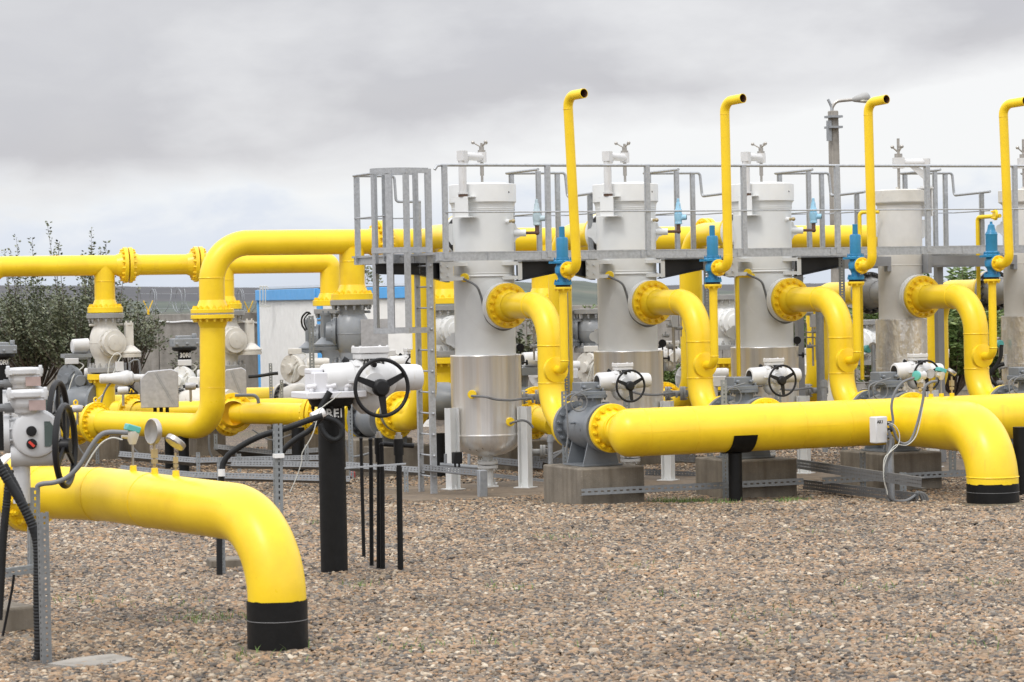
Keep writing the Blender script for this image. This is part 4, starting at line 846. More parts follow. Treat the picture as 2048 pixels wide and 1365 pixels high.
# ---------------------------------------------------------------- platform with railings, caged ladder
def platform():
    t=thing('platform',(18.9,34.6,3.2),'galvanised walkway platform with railings around the filter tanks','platform')
    g=G(); yf=33.6; xa,xb=13.80,26.5
    g.bar((xa,yf,3.275),(xb,yf,3.275),.05,.105); g.bar((xa,yf-.005,3.335),(xb,yf-.005,3.335),.05,.016); g.bar((xa,35.9,3.28),(xb,35.9,3.28),.05,.12)
    k=0
    X=xa
    while X<xb:
        g.box((X+.74,yf-.028,3.278),(.006,.008,.11)); g.box((X+.05,yf-.03,3.278),(.05,.012,.10)); X+=1.52
    g.build('front_toeboard',GALV,t)
    # decking: plates that leave the tanks free
    g=G(); 
    for i in range(-1,5):
        cx=X0+DX*i; lo=cx+.52 if i>=0 else xa; hi=cx+DX-.52
        if i==-1: lo,hi=13.80,X0-.52
        k=0
        while lo+k*.045<hi: g.box((lo+k*.045,34.75,3.325),(.006,2.24,.03)); k+=1
        for yy in (33.66,34.3,35.0,35.7): g.box(((lo+hi)/2,yy,3.325),(hi-lo,.012,.026))
        if i>=0:
            for k in range(23): g.box((cx-.5+k*.0455,33.98,3.324),(.006,.66,.03))
            for yy in (33.70,34.28): g.box((cx,yy,3.324),(1.04,.012,.026))
    g.build('deck',GALV,t)
    LX=13.66; g=G(); fl=[(13.05,34.98),(13.05,36.3),(14.7,36.3),(14.7,34.98)]
    g.box((LX+.2,35.65,3.33),(.5,1.35,.03)); g.bar((LX,34.96,3.28),(13.8,34.96,3.28),.05,.12); g.bar((LX,34.96,3.28),(LX,36.3,3.28),.05,.12); g.bar((LX,36.3,3.28),(14.6,36.3,3.28),.05,.12); g.build('landing',GALV,t)
    px_=[13.94+1.525*k for k in range(9)]
    for x in px_: G().box((x,yf-.028,3.88),(.068,.012,1.25)).box((x-.028,yf-.0,3.88),(.012,.05,1.25)).build('rail_post',GALV,t)
    g=G().tube([(13.80,yf,4.45),(13.84,yf,4.505),(13.9,yf,4.513),(xb,yf,4.513)],.021,12); g.cyl((13.94,yf-.04,3.875),(xb,yf-.04,3.875),.010,n=8); g.build('front_rail',GALV,t)
    yb=36.2
    for i in range(5):                              # one railed bay behind each gap between tanks
        ox=DX*i; zt=4.545
        def Q(x,y): p=A(x,y,Y=yb); return V(p.x+ox,p.y,p.z)
        a,b_,c_=Q(1011,347),Q(1130,346),Q(1135,394); h=a+V(0,-1.15,0); e=c_+V(.0,-1.0,.02)
        g=G().tube([h,a,b_,c_,e],.021,12,bend=.05); a2,b2=a-V(0,0,.63),b_-V(0,0,.63); g.tube([a2+V(0,-1.0,0),a2,b2,b2+V(.02,-1.0,0)],.011,8); g.build('back_rail',GALV,t)
        for p,zb in ((a+V(.10,0,0),0),(a+V(.25,-.62,0),0),(b_+V(-.12,0,0),0),(c_+V(.0,-.78,0),0)): z1=p.z; G().box((p.x,p.y,(z1+3.3)/2),(.068,.012,z1-3.3)).box((p.x-.028,p.y+.02,(z1+3.3)/2),(.012,.045,z1-3.3)).build('rail_post',GALV,t)
    # left landing rails
    Yl=35.9; l=[A(x,y,Y=Yl) for x,y in((712,350),(748,341),(750,349),(826,347),(834,394),(874,391))]
    g=G().tube([V(LX-.06,34.9,4.49),V(LX-.06,36.15,4.49)],.021,12); g.tube([V(LX-.06,36.15,4.49),V(14.22,36.15,4.49),V(14.24,36.15,4.12),V(14.62,36.15,4.12)],.021,12,bend=.05)
    g.tube([V(LX-.06,34.95,3.88),V(LX-.06,36.15,3.88),V(14.6,36.15,3.88)],.011,8); g.build('landing_rail',GALV,t)
    for x,y,z1 in ((LX-.03,35.02,4.49),(LX-.03,36.12,4.49),(14.12,36.15,4.49),(14.58,36.15,4.12)): G().box((x,y,(z1+3.25)/2),(.085,.02,z1-3.25)).box((x,y+.03,(z1+3.25)/2),(.02,.06,z1-3.25)).build('rail_post',GALV,t)
                                                    # tapered black girders bolted to the first three tanks
    def gird(xr,zt,h0,xt,h1,y):
        g=G().poly([V(xr,y,zt),V(xt,y,zt),V(xt,y,zt-h1),V(xr,y,zt-h0)],(0,1,0),.012)
        for hh in (0,1):
            p0,p1=(V(xr,y,zt-.006),V(xt,y,zt-.006)) if not hh else (V(xr,y,zt-h0),V(xt,y,zt-h1)); g.bar(p0,p1,.14,.012)
        g.build('girder',DBEAM,t)
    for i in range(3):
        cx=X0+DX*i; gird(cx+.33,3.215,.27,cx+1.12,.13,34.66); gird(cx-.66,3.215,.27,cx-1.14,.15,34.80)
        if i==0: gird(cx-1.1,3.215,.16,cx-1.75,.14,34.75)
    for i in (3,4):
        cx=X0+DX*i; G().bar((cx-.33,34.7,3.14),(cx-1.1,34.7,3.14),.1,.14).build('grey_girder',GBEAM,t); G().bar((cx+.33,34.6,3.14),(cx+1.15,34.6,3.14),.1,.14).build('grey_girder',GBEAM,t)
    G().bar((19.9,35.3,3.13),(26.5,35.3,3.13),.1,.17).build('grey_girder',GBEAM,t)
    for x in (20.42,22.9): G().box((x,35.4,1.55),(.105,.105,3.1)).build('support_leg',GBEAM,t)
platform()
def ladder():
    t=thing('caged_ladder',(14.0,34.55,0),'galvanised ladder with safety cage at the left end of the platform','ladder')
    x=14.0
    for y,z1 in ((34.32,4.50),(34.8,4.50)): G().box((x,y,z1/2),(.085,.012,z1)).box((x-.037,y+.02*(1 if y<34.5 else -1),z1/2),(.01,.05,z1)).build('rail',GALV,t)
    for k in range(11): z=.27+.29*k; G().cyl((x,34.30,z),(x,34.82,z),.012,n=8).ball((x,34.298,z),.02,8,6).build('rung',GALV,t)
    def arc(z,n=14,w=.30,dep_=.74):
        return [V(x,34.32,z)]+[V(x-.36-(dep_-.36)*math.sin(PI*k/n),34.56-.32*math.cos(PI*k/n),z) for k in range(n+1)]+[V(x,34.8,z)]
    for z in (2.29,3.39,4.475):
        P=arc(z); g=G()
        for a,b in zip(P,P[1:]): g.bar(a,b+(b-a).normalized()*.008,.008,.075)
        g.build('cage_hoop',GALV,t)
    for k,n in ((0,14),(3,14),(7,14),(11,14),(14,14)): p=arc(0)[1+k]; cx=V(x-.36,34.56,0); d=(V(p.x,p.y,0)-cx).normalized(); tt=V(-d.y,d.x,0); Mx=Matrix((d,tt,V(0,0,1))).transposed(); q=p-d*.008; G().box(V(q.x,q.y,3.38),(.008,.095,2.26),M=Mx).build('cage_bar',GALV,t)
ladder()

# ---------------------------------------------------------------- slotted steel, cable trays, hoses by the tanks
def strut(p,q,w,dep_,n,label,name='cable_post',mat=None,cat='post',group=None,extra=None,par=None):
    o=G().channel(p,q,w,dep_,n).build(name,mat or STRUT,par,smooth=False)
    if not par: tag(o,label,cat,group)
    return o
NF=V(-.35,-1,0)
def post_at(x,ytop,ybot,w,label,D=None,Y=None,Zb=.03,mat=None,n=NF,dep_=.04,group='slotted steel cable posts'):
    b=A(x,ybot,Y=Y) if Y else A(x,ybot,Z=Zb) if D is None else A(x,ybot,D=D); tp=A(x,ytop,Y=b.y); tp=V(b.x,b.y,tp.z)
    return strut(V(b.x,b.y,min(b.z,Zb)-.03),tp,w,dep_,n,label,'cable_post',mat,'post',group)
SL=['dark perforated post with hoses between the first tank and its outlet pipe','dark perforated post between the second tank and its outlet pipe','dark perforated post between the third tank and its outlet pipe']
for i in range(3):
    x=X0+.93+DX*i; y=34.35; t=thing('hose_post',(x,y,0),SL[i],'post','dark hose posts between tanks and outlet pipes')
    G().channel((x,y,.03),(x,y,3.2),.085,.05,(-.5,-1,0)).build('post',STRUTD,t,smooth=False)
    g=G(); 
    for k in range(3): g.wire([(x-.08-.02*k,y-.05,2.55-.2*k),(x-.075-.01*k,y-.06,1.6),(x-.06+.02*k,y-.06,1.0),(x-.05,y-.06,.62),(x-.25-.03*k,y+.0,.5-.05*k)],.016,6)
    g.build('hoses',HOSE,t)
post_at(1132,783,998,.07,'slotted post standing in front of the concrete block at the domed pipe end',Zb=.06,mat=STRUT)
post_at(1254,792,812,.085,'short slotted post top behind the first handwheel, in front of the second tank',Y=31.95,Zb=.6)
post_at(1452,760,1000,.075,'slotted post beside the black saddle post, behind the header pipe',Y=31.2)
post_at(1727,905,985,.075,'slotted post under the header pipe, in front of the third concrete block',Y=30.95)
post_at(1557,785,815,.08,'short slotted post behind the second handwheel, in front of the third tank',Y=31.95,Zb=.6)
post_at(1906,895,948,.1,'slotted post in the shade left of the buried pipe bend',Y=33.2)
def tray(p,q,w,dep_,n,label,mat=TRAY,cat='cable tray',group='perforated cable trays'):
    o=G().channel(p,q,w,dep_,n).build('cable_tray',mat,smooth=False); return tag(o,label,cat,group)
F_=(0,-1,.05)
tray(A(1163,985,Y=30.86),A(1607,963,Y=30.86),.085,.07,(0,-1,.1),'long slotted rail bracketed in front of the two concrete blocks at the saddle post',TRAY1)
tray(A(1645,962,Y=30.9),A(1936,946,Y=30.9),.085,.07,(0,-1,.1),'slotted rail in front of the third concrete block, ending at the buried pipe bend',TRAY1)
tray(A(1592,928,Z=.40),A(1843,966,Z=.40),.125,.05,(-1,-.15,.05),'upper perforated tray sloping from the second block towards the white cable box post')
tray(A(1606,969,Z=.12),A(1838,997,Z=.12),.125,.05,(-1,-.15,.05),'lower perforated tray sloping along the gravel towards the white cable box post')
tray(A(845,935,D=37.0),A(957,946,D=36.6),.085,.15,F_,'perforated tray ending in a bent grey cover in front of the first tank')
tray(A(985,921,D=40.5),A(1085,931,D=40.2),.10,.2,F_,'upper perforated tray running behind the legs of the first tank')
tray(A(985,952,D=40.5),A(1087,964,D=39.0),.10,.15,F_,'lower perforated tray behind the legs of the first tank')
tray(A(1290,945,D=40),A(1392,952,D=39.6),.10,.15,F_,'lower perforated tray behind the legs of the second tank')
tray(A(1345,916,D=40),A(1390,918,D=39.6),.10,.15,F_,'upper perforated tray behind the legs of the second tank')
tray(A(1040,916,D=42),A(1160,926,D=41.6),.10,.2,F_,'perforated tray running behind the first concrete block')
def bent_cover():
    p=A(964,940,D=36.4); b=A(965,996,D=36.4); o=G().box((p.x,p.y,(p.z+.02)/2),(.12,.10,p.z-.02)).build('tray_cover',ZINC,bevel=.012); tag(o,'grey bent steel cover standing on the gravel in front of the first tank','cover')
    q=A(914,916,D=36.9); t=thing('junction_box',q,'small black junction box on the leg of the first tank','junction box'); G().box(q,(.13,.09,.16)).build('box',BLK2,t,bevel=.012); G().box(q+V(.066,-.01,.03),(.01,.05,.08)).build('label_plate',WTAPE,t)
    g=G(); 
    for k in (-.03,.03): g.cyl(q+V(k,0,-.08),q+V(k,0,-.13),.016,n=8)
    g.build('gland',BLK2,t)
    g=G().tube([A(880,930,D=37.4),A(900,931,D=37.4),A(955,935,D=37.4)],.03,10); 
    for x in (891,938): g.tube([A(x,931,D=37.4),A(x,908,D=37.4)],.022,10)
    tag(g.build('drain_pipes',MGR2),'small grey drain pipework beside the legs of the first tank','pipe')
bent_cover()
def cable_box():
    b=A(1783,1006,Z=.06); t=thing('cable_box',(b.x,b.y,0),'white cable junction box marked AK1 on a grey post in front of the header pipe','junction box'); y=b.y
    p=V(b.x,b.y,0); tp=A(1790,880,Y=y); G().cyl(p+V(0,0,-.02),V(b.x-.01,y,tp.z),.045,n=12).build('post',ZINC,t)
    c=A(1757,860,Y=y-.06); G().box(c,(.19,.13,.33),rz=.18).build('box',WHT,t,bevel=.014)
    text_mesh('AK1',.055,'lettering',BLK2,t,M4=Matrix.Translation(c+V(-.02,-.072,.10))@Matrix.Rotation(.18,4,'Z')@Matrix.Rotation(PI/2,4,'X')) if False else None
    tm=text_mesh('AK1',.055,'lettering',BLK2,t,M4=Matrix.Translation(c-V(p.x,p.y,0))@Matrix.Rotation(.18,4,'Z')@Matrix.Translation(V(-.03,-.0665,.10))@Matrix.Rotation(PI/2,4,'X'))
    g=G()
    for z in (.075,-.01,-.095):
        q=c+V(.09,.02,z); g.cyl(q,q+V(.12,.01,0),.027,n=12)
    g.build('cable_gland',BLK2,t)
    def W(l,yy): return [A(x_,y_,Y=yy) for x_,y_ in l]
    g=G(); g.wire(W([(1780,858),(1786,843),(1783,812),(1790,785),(1806,765),(1828,756)],y-.1),.017,8); g.wire(W([(1778,850),(1786,857),(1795,880),(1808,888),(1822,880),(1834,850),(1845,805),(1850,775),(1862,765),(1874,763)],y-.13),.018,8)
    g.wire(W([(1777,873),(1786,880),(1782,905),(1772,930),(1772,970),(1778,995),(1800,1006),(1830,995),(1838,985)],y-.12),.02,8); g.wire(W([(1777,862),(1782,880),(1778,905),(1771,925),(1776,975),(1786,1000),(1812,1002),(1832,990),(1836,983)],y-.16),.02,8)
    for k in range(3): g.wire(W([(1832+3*k,985),(1840+5*k,990),(1846+4*k,1004),(1838-8*k+8,1010)],y-.15),.02,8)
    g.build('conduit',HOSE,t)
    g=G().wire(W([(1776,845),(1790,852),(1799,870),(1796,890),(1780,905),(1768,920),(1768,960),(1775,985)],y-.2),.006,6); g.wire(W([(1775,990),(1768,935),(1788,893),(1815,890),(1834,868),(1846,815)],y-.18),.006,6); g.build('pale_cable',WIRE,t)
    q=A(1807,980,Y=y+.35); strut(V(q.x,q.y,.0),V(q.x,q.y,A(1807,945,Y=q.y).z),.08,.04,NF,'short slotted post propping the two sloping trays',group='slotted steel cable posts')
cable_box()
# ---------------------------------------------------------------- foreground pipe, instruments, near actuators
def near_pipe():
    f=A(556,1298,Z=.15); r=.2185; P1=A(62,984,D=22.6); P2=A(215,984,D=22.1); top=A(505,1010,D=20.35)
    t=thing('buried_pipe',(f.x,f.y,0),'yellow pipe in the left foreground bending down into a black sleeve in the gravel','pipe'); z=P1.z
    P1.z=z; P2.z=z-.0; T=V(f.x,f.y,P2.z-.05); g=G().tube([P1,P2,T,V(f.x,f.y,.515)],r,48,bend=[.6,.62],seg=12)
    g.torus(P2+(P1-P2).normalized()*.1,P1-P2,r,.004,48,6); q=P2.lerp(T,.28); g.torus(q,T-P2,r,.004,48,6); g.build('pipe',YEL,t)
    g=G(); n=72
    for zz in (0,1):
        b=len(g.v)
        for k in range(n): a=2*PI*k/n; g.v.append(V(f.x+.227*math.cos(a),f.y+.227*math.sin(a),(.515+.004*math.sin(a*9)+.003*math.sin(a*21+1)) if zz else -.15))
    g.join(list(range(0,n)),list(range(n,2*n))); g.f.append(tuple(range(2*n-1,n-1,-1))); bs=g.build('buried_base',BLK,t)
    g=G().torus((f.x,f.y,.37),(0,0,1),.227,.003,60,5); g.build('scuff_line',M('grey_scuff',(.16,.16,.16),.6),bs)
    d=(P1-P2).normalized(); g=G().flange(P1+d*.06,-d,.335,.07,16,.03,.035,hub=r); g.build('flange',YEL,t)
    g=G().lathe(P1+d*.065,d,[(0,.30),(.02,.30),(.022,.335),(.12,.335)],40); tag(g.build('valve_flange',LGRU),'pale grey valve flange at the left edge, joined to the foreground pipe','flange')
    def on(x): 
        s=(T-P2); best=min((P2+s*k/200 for k in range(200)),key=lambda p:abs(proj(p)[0]-x)); return best+V(0,0,r-.01)
    for x in (268,310,353): G().cyl(on(x),on(x)+V(0,0,.055),.03,.026,n=16).build('instrument_boss',YEL,t)
    instrument(on(268)+V(0,0,.05),'thermometer head with teal lid standing on the foreground pipe','tm',.88,face=(-1,.1,.15),group='instruments on the foreground pipe')
    instrument(on(310)+V(0,0,.05),'round silver gauge seen from its side on the foreground pipe','pg',1.0,face=(-.92,-.25,.05),group='instruments on the foreground pipe',grr=.105)
    instrument(on(353)+V(0,0,.05),'tilted silver gauge with yellow reflection, nearest the bend of the foreground pipe','pg',.72,face=(.62,.1,.75),group='instruments on the foreground pipe',grr=.12)
    return t
def proj(p):
    q=Vector(p)-CAM; d=q.dot(fw); return (W0/2+F*q.dot(Rc)/d,H0/2-F*q.dot(Uc)/d,d)
near_pipe()
def near_actuator(dx,dy,D,label):
    """electric actuator turned so that its control face looks at the camera"""
    def P(x,y,k=0): return A(x+dx,y+dy,D=D+k)
    k=D/5400.0; fa=(CAM-P(70,870)); fa.z=0; fa.normalize(); rt=Vector((-fa.y,fa.x,0)); up_=V(0,0,1)   # rt = image right
    c=P(72,868); t=thing('valve_actuator',(c.x,c.y,c.z-.5),label,'actuator','actuators at the left edge'); Mx=Matrix((rt,fa,up_)).transposed()
    g=G().lathe(c-fa*.22,fa,[(-.12,.15),(0,.18),(.08,.195),(.24,.195),(.29,.18),(.305,.15)],36); g.cyl(c-rt*.20+V(0,0,-.16)-fa*.06,c+rt*.13+V(0,0,-.16)-fa*.06,.10,n=22); g.lathe(c+rt*.13+V(0,0,-.16)-fa*.06,rt,[(0,.115),(.02,.115)],22); g.torus(c+fa*.035,fa,.175,.012,36,8)
    g.lathe(c-rt*.02-fa*.1,-rt,[(0,.12),(.10,.13),(.18,.13),(.185,.155),(.23,.155)],28); g.bolts(c-rt*.21-fa*.1,rt,.14,10,.012,.02)
    g.cyl(c-rt*.05+V(0,0,.1),c-rt*.05+V(0,0,.28),.085,n=20); g.cyl(c+V(0,0,.17)+fa*.0,c+V(0,0,.2)+fa*.0,.03,n=8)
    bd=g.build('body',NGR,t,bevel=.012)
    g=G().lathe(c+rt*(-.06)+V(0,0,.155),(0,0,1),[(0,.10),(.05,.115),(.07,.135),(.15,.14)],28); g.box(c+rt*(-.02)+V(0,0,.25),(.20,.24,.09),M=Mx); tb=g.build('terminal_box',NGR,t,bevel=.02)
    g=G().lathe(c+rt*(-.06)+V(0,0,.285),(0,0,1),[(0,.15),(.01,.165),(.05,.165),(.062,.15),(.066,.08)],32); g.box(c+rt*(-.06)+V(0,0,.31),(.30,.25,.05),M=Mx)
    for sx in (-1,1):
        for sy in (-1,1): g.cyl(c+rt*(-.06+.14*sx)+fa*.11*sy+V(0,0,.27),c+rt*(-.06+.14*sx)+fa*.11*sy+V(0,0,.365),.017,n=8)
    g.build('box_lid',NGR,tb,bevel=.016)
    G().box(c+rt*.015+fa*.135+V(0,0,.23),(.13,.01,.08),M=Mx).build('nameplate',M('faded_plate',(.36,.27,.25),.5,var=.2),tb)
    o=c+fa*.086
    pts=[o+rt*(.065)+V(0,0,z) for z in (-.10,.10)]+[o+rt*.148*math.cos(R(a))+V(0,0,.148*math.sin(R(a))) for a in (42,25,8,-8,-25,-42)]; G().poly(pts,fa,.006).build('display_window',M('display_glass',(.07,.095,.09),.25),bd)
    for z,m,nm in ((.025,BLK2,'selector_knob'),(-.075,BLK2,'selector_knob')):
        q=o-rt*.035+V(0,0,z); kb=G().lathe(q,fa,[(0,.042),(.02,.040),(.022,.02)],18).build(nm,m,bd)
        if z<0: G().bar(q+fa*.024-rt*.02+V(0,0,.02),q+fa*.024+rt*.02+V(0,0,-.02),.02,.014,fa).build('red_lever',RED,kb)
    for i in range(5): pass
    w=c+rt*.225+fa*.02+V(0,0,-.04); ax=(rt+fa*.26).normalized(); g=G().torus(w-V(0,0,.06),ax,.315,.026,48,10); w=w-V(0,0,.06); g.cyl(c+rt*.1+V(0,0,-.03),w,.035,n=14); g.cyl(w-ax*.06,w+ax*.04,.06,n=16)
    dd,u,v=basis(ax)
    for a in (90,210,330): e=u*math.cos(R(a))+v*math.sin(R(a)); g.bar(w,w+e*.31,.045,.022,ax)
    g.build('handwheel',BLK2,t)
    g=G().wire([c-rt*.16+V(0,0,.21),c-rt*.30+V(0,0,.21),c-rt*.6+V(0,0,.19)],.032,10); g.cyl(c-rt*.15+V(0,0,.21),c-rt*.24+V(0,0,.21),.04,n=12); g.build('cable_gland',HOSE,t)
    G().cyl(c-rt*.12-fa*.1+V(0,0,-.15),V((c-rt*.12-fa*.1).x,(c-rt*.12-fa*.1).y,c.z-.55),.07,n=18).build('stem_tube',NGR,t)
    return t
near_actuator(0,0,21.3,'front light grey actuator with black handwheel at the left edge of the photo')
near_actuator(-8,-53,23.6,'light grey actuator half hidden behind the front one at the left edge')
def near_posts():
    b=A(95,1328,Z=.15); tp=A(89,1025,Y=b.y); strut(V(b.x,b.y,0),V(b.x,b.y,tp.z),.072,.04,V(.3,-1,0),'nearest slotted steel post in the left foreground, with a thick black hose','cable_post',STRUTD,'post','foreground slotted posts')
    G_=[A(x,y,D=19.7) for x,y in((-12,915),(15,960),(45,1010),(66,1055),(76,1100),(76,1200),(78,1290),(74,1318),(58,1332))]; o=G().wire(G_,.034,12,5,corr=.011).build('black_hose',RUB); tag(o,'thick corrugated black hose tied to the nearest slotted post','hose','black hoses in the foreground')
    o=G().wire([A(x,y,D=20.6) for x,y in((8,930),(35,980),(55,1030),(70,1060),(76,1090))],.028,12,5,corr=.011).build('black_hose',RUB); tag(o,'second corrugated black hose joining the nearest slotted post','hose','black hoses in the foreground')
    o=G().wire([A(x,y,D=20.9) for x,y in((20,940),(14,1000),(6,1080),(2,1160),(-3,1240))],.030,12,5,corr=.011).build('black_hose',RUB); tag(o,'black hose hanging straight down at the left edge','hose','black hoses in the foreground')
    b=A(70,1140,D=21.4); tp=A(70,975,D=21.4); strut(b,tp,.085,.05,V(.2,-1,0),'slotted post behind the nearest one, holding a bent grey conduit','cable_post',STRUT,'post','foreground slotted posts')
    strut(A(-15,1150,D=21.3),A(72,1138,D=21.3),.065,.05,V(.2,-1,0),'slotted crossbar at the left edge between posts and concrete','crossbar',STRUT,'crossbar')
    g=G().wire([A(x,y,D=20.7) for x,y in((74,980),(76,972),(86,968),(110,965),(135,955),(160,930),(183,893),(200,872),(218,865),(256,866))],.019,10,6); tag(g.build('conduit',HOSE),'bent grey conduit from the slotted post to the teal lidded thermometer','conduit')
    g=G().wire([A(x,y,D=20.65) for x,y in((170,935),(188,905),(205,885),(225,876),(245,880))],.006,6); tag(g.build('earth_wire',WIRE),'thin pale wire following the bent grey conduit','wire')
    c=A(10,1165,D=21.6); o=G().box(V(c.x,c.y,.17),(.34,.5,.36),rz=.3).build('concrete_stub',CONC,bevel=.02); tag(o,'mossy concrete stub at the left edge under the crossbar','concrete stub')
    o=G().wire([A(x,y,D=21) for x,y in((28,1150),(24,1180),(14,1230),(3,1285))],.011,8).build('thin_rod',BLK2); tag(o,'thin dark cable hanging down at the left edge near the concrete stub','cable')
    c=A(190,1330,Z=.06); g=G().poly([A(x,y,Z=.178) for x,y in((95,1332),(150,1320),(225,1312),(272,1322),(225,1333),(150,1338))],(0,0,1),.016); tag(g.build('concrete_slab',CWALL),'flat pale concrete slab in the gravel beside the nearest slotted post','slab')
    # mid ground posts with the black hose
    c=A(463,1140,Z=.06); o=G().box(V(c.x,c.y+.1,.05),(.40,.34,.24),rz=-.2).build('concrete_footing',CONC,bevel=.015); tag(o,'small concrete footing behind the foreground pipe bend','footing')
    b=A(447,1148,Z=.07); strut(V(b.x,b.y,0),V(b.x,b.y,A(450,915,Y=b.y).z),.05,.035,V(.4,-1,0),'thin slotted post tied to a black hose, behind the foreground pipe','cable_post',STRUT,'post','slotted steel cable posts')
    o=G().wire([A(x,y,D=23.8) for x,y in((439,1150),(439,1050),(443,955),(450,920),(475,897),(520,873),(570,858),(620,840),(645,832))],.026,12,6,corr=.012).build('black_hose',RUB); tag(o,'long corrugated black hose drooping from the 30RE1 post to the thin slotted post','hose','black hoses at the 30RE1 post')
    o=G().wire([A(x,y,D=24.2) for x,y in((560,1005),(560,935),(566,903),(590,880),(618,862),(636,843),(650,828))],.024,12,6,corr=.012).build('black_hose',RUB); tag(o,'shorter corrugated black hose behind the wide slotted post','hose','black hoses at the 30RE1 post')
    b=A(557,1035,D=23.6); tp=A(557,848,Y=b.y); strut(V(b.x,b.y,0),V(tp.x,b.y,tp.z),.072,.04,V(.15,-1,0),'wide slotted post with a band of white tape, left of the 30RE1 post','cable_post',STRUT,'post','slotted steel cable posts')
    q=A(557,912,Y=b.y-.01); tag(G().box(q,(.085,.09,.036),rz=-.12).build('tape_band',WTAPE),'band of white tape round the wide slotted post','tape')
    q=A(637,831,D=24.1); tag(G().cyl(q+V(-.06,0,-.02),q+V(.05,0,.03),.045,n=16).build('tape_band',WTAPE),'white tape holding the black hoses together','tape')
    q=A(443,946,D=23.75); tag(G().cyl(q+V(0,0,-.03),q+V(0,0,.03),.032,n=14).build('tape_band',WTAPE),'white tape round the black hose at the thin slotted post','tape')
    o=G().wire([A(x,y,D=24.0) for x,y in((683,785),(665,800),(645,815),(637,828),(625,870),(605,905),(603,925),(593,955),(580,985))],.005,6).build('pale_cable',WIRE); tag(o,'thin pale cable hanging down from the white actuator','cable')
near_posts()
def post_actuator():
    b=A(669,1148,Z=.07); c=V(b.x,b.y,0); s=26.9/27.1; zt=A(668,797,Y=b.y).z
    t=thing('actuator_post',c,'black steel post lettered 30RE1 with a white electric actuator and black handwheel','valve actuator')
    G().cyl(c+V(0,0,-.1),c+V(0,0,zt-.03),.132,n=40).build('post',BLK,t)
    g=G().lathe(c+V(0,0,zt-.075),(0,0,1),[(0,.19),(.03,.21),(.075,.225)],32); g.bolts(c+V(0,0,zt-.07),(0,0,-1),.185,10,.016,.03); g.build('top_flange',BLK,t)
    g=G().box(c+V(-.02,0,zt+.04),(.62,.46,.065)); g.box(c+V(-.10,-.02,zt+.16),(.25,.28,.2)); g.box(c+V(-.16,.02,zt+.27),(.14,.18,.05))
    for x,y in((-.26,-.17),(-.06,-.17),(.10,-.17)): g.cyl(c+V(x,y,zt+.07),c+V(x,y,zt+.11),.025,n=6); g.cyl(c+V(x-.04,y+.02,zt+.12),c+V(x+.05,y-.02,zt+.13),.026,n=8)
    g.build('gearbox',M('fresh_white_enamel',(.66,.66,.68),.34,var=.03),t,bevel=.012)
    actuator(t,c+V(0,-.03,A(668,760,Y=b.y).z),1.0)
    tm=text_mesh('30RE1',.118,'lettering',LET,t,wrap=(V(0,0,A(666,828,Y=b.y-.13).z),.1328,R(-110)-.12))
    g=G().wire([A(x,y,D=25.95) for x,y in((660,784),(652,798),(643,814),(638,828),(634,838))],.030,12,6,corr=.012); g.wire([A(x,y,D=25.98) for x,y in((638,834),(658,837),(675,845),(684,858),(682,873),(670,880),(655,874),(645,861),(641,848))],.026,12,6,corr=.012); g.build('hose_loop',RUB,t)
    return t
post_actuator()
def spindles():
    g0='thin black standpipes beside the 30RE1 post'
    L_=[(728,1118,722,878,.0165,0,'thin black standpipe nearest the 30RE1 post'),(743,1132,741,880,.019,0,'second thin black standpipe from the 30RE1 post'),(757,1137,757,876,.021,1,'thicker black standpipe with silver tip and side branch, in the middle'),(765,1138,763,890,.022,0,'black standpipe just right of the silver tipped one'),(801,1142,797,878,.025,2,'rightmost black standpipe with silver tip, standing apart')]
    for x,y,xt,yt,r,k,l in L_:
        b=A(x,y,Z=.07); tp=A(xt,yt,Y=b.y); t=thing('standpipe',(b.x,b.y,0),l,'standpipe',g0)
        g=G().cyl(V(b.x,b.y,-.05),V(tp.x,b.y,tp.z-.28),r*1.15,n=14); g.cyl(V(tp.x,b.y,tp.z-.28),tp,r,n=14); g.ball(tp,r*1.25,10,8)
        if k:
            g.cyl(tp-V(0,0,.16),tp-V(0,0,.0),r*2.0,n=16); g.cyl(tp-V(0,0,.24),tp-V(0,0,.16),r*1.6,n=14); q=tp-V(0,0,.06); g.cyl(q,q+V(.15,-.02,-.015),.024,n=14)
        g.build('pipe',BLK,t)
        if k: G().cyl(tp-V(0,0,.0),tp+V(0,0,.035),r*1.5,n=6).cyl(tp+V(0,0,.03),tp+V(0,0,.06),r*1.1,n=8).build('tip',STEEL,t)
    p=A(690,937,D=25.4); q=A(812,928,D=25.4); tag(G().bar(p,q,.07,.012).build('bracket_strip',ZINC),'flat grey strip bracing the black standpipes to the 30RE1 post','bracket')
spindles()
# ---------------------------------------------------------------- pipework on the left and behind the tanks
def pipe_px(name,pts,r,bend,label,cat='pipe',group=None,mat=None,rings=(),n=36):
    """run of pipe through sight points (x, y, distance); returns the thing"""
    P=[A(x,y,D=d) for x,y,d in pts]; lo=min(P,key=lambda p:p.z); t=thing(name,(lo.x,lo.y,lo.z-r),label,cat,group)
    g=G().tube(P,r,n,bend=bend,seg=11)
    for i,k in rings: a,b=P[i],P[i+1]; g.torus(a.lerp(b,k),b-a,r,.004,n,6)
    g.build('pipe',mat or YEL,t); return t,P
def fl(t,c,d,r,mat=None,pair=False,hub=None,th=.065):
    """flange (or a bolted pair) on a pipe"""
    d=Vector(d).normalized(); m=mat or YEL
    G().flange(c+d*(.012 if pair else 0),d,r,th,16,r*.09,r*.09,hub=hub).build('flange',m,t)
    if pair: G().flange(c-d*.012,-d,r,th,16,r*.09,r*.09,hub=hub).build('flange',m,t)
FGR=M('grey_flange',(.27,.27,.265),.45,var=.1,sc=8,dirt=.35,dcol=(.3,.24,.1))
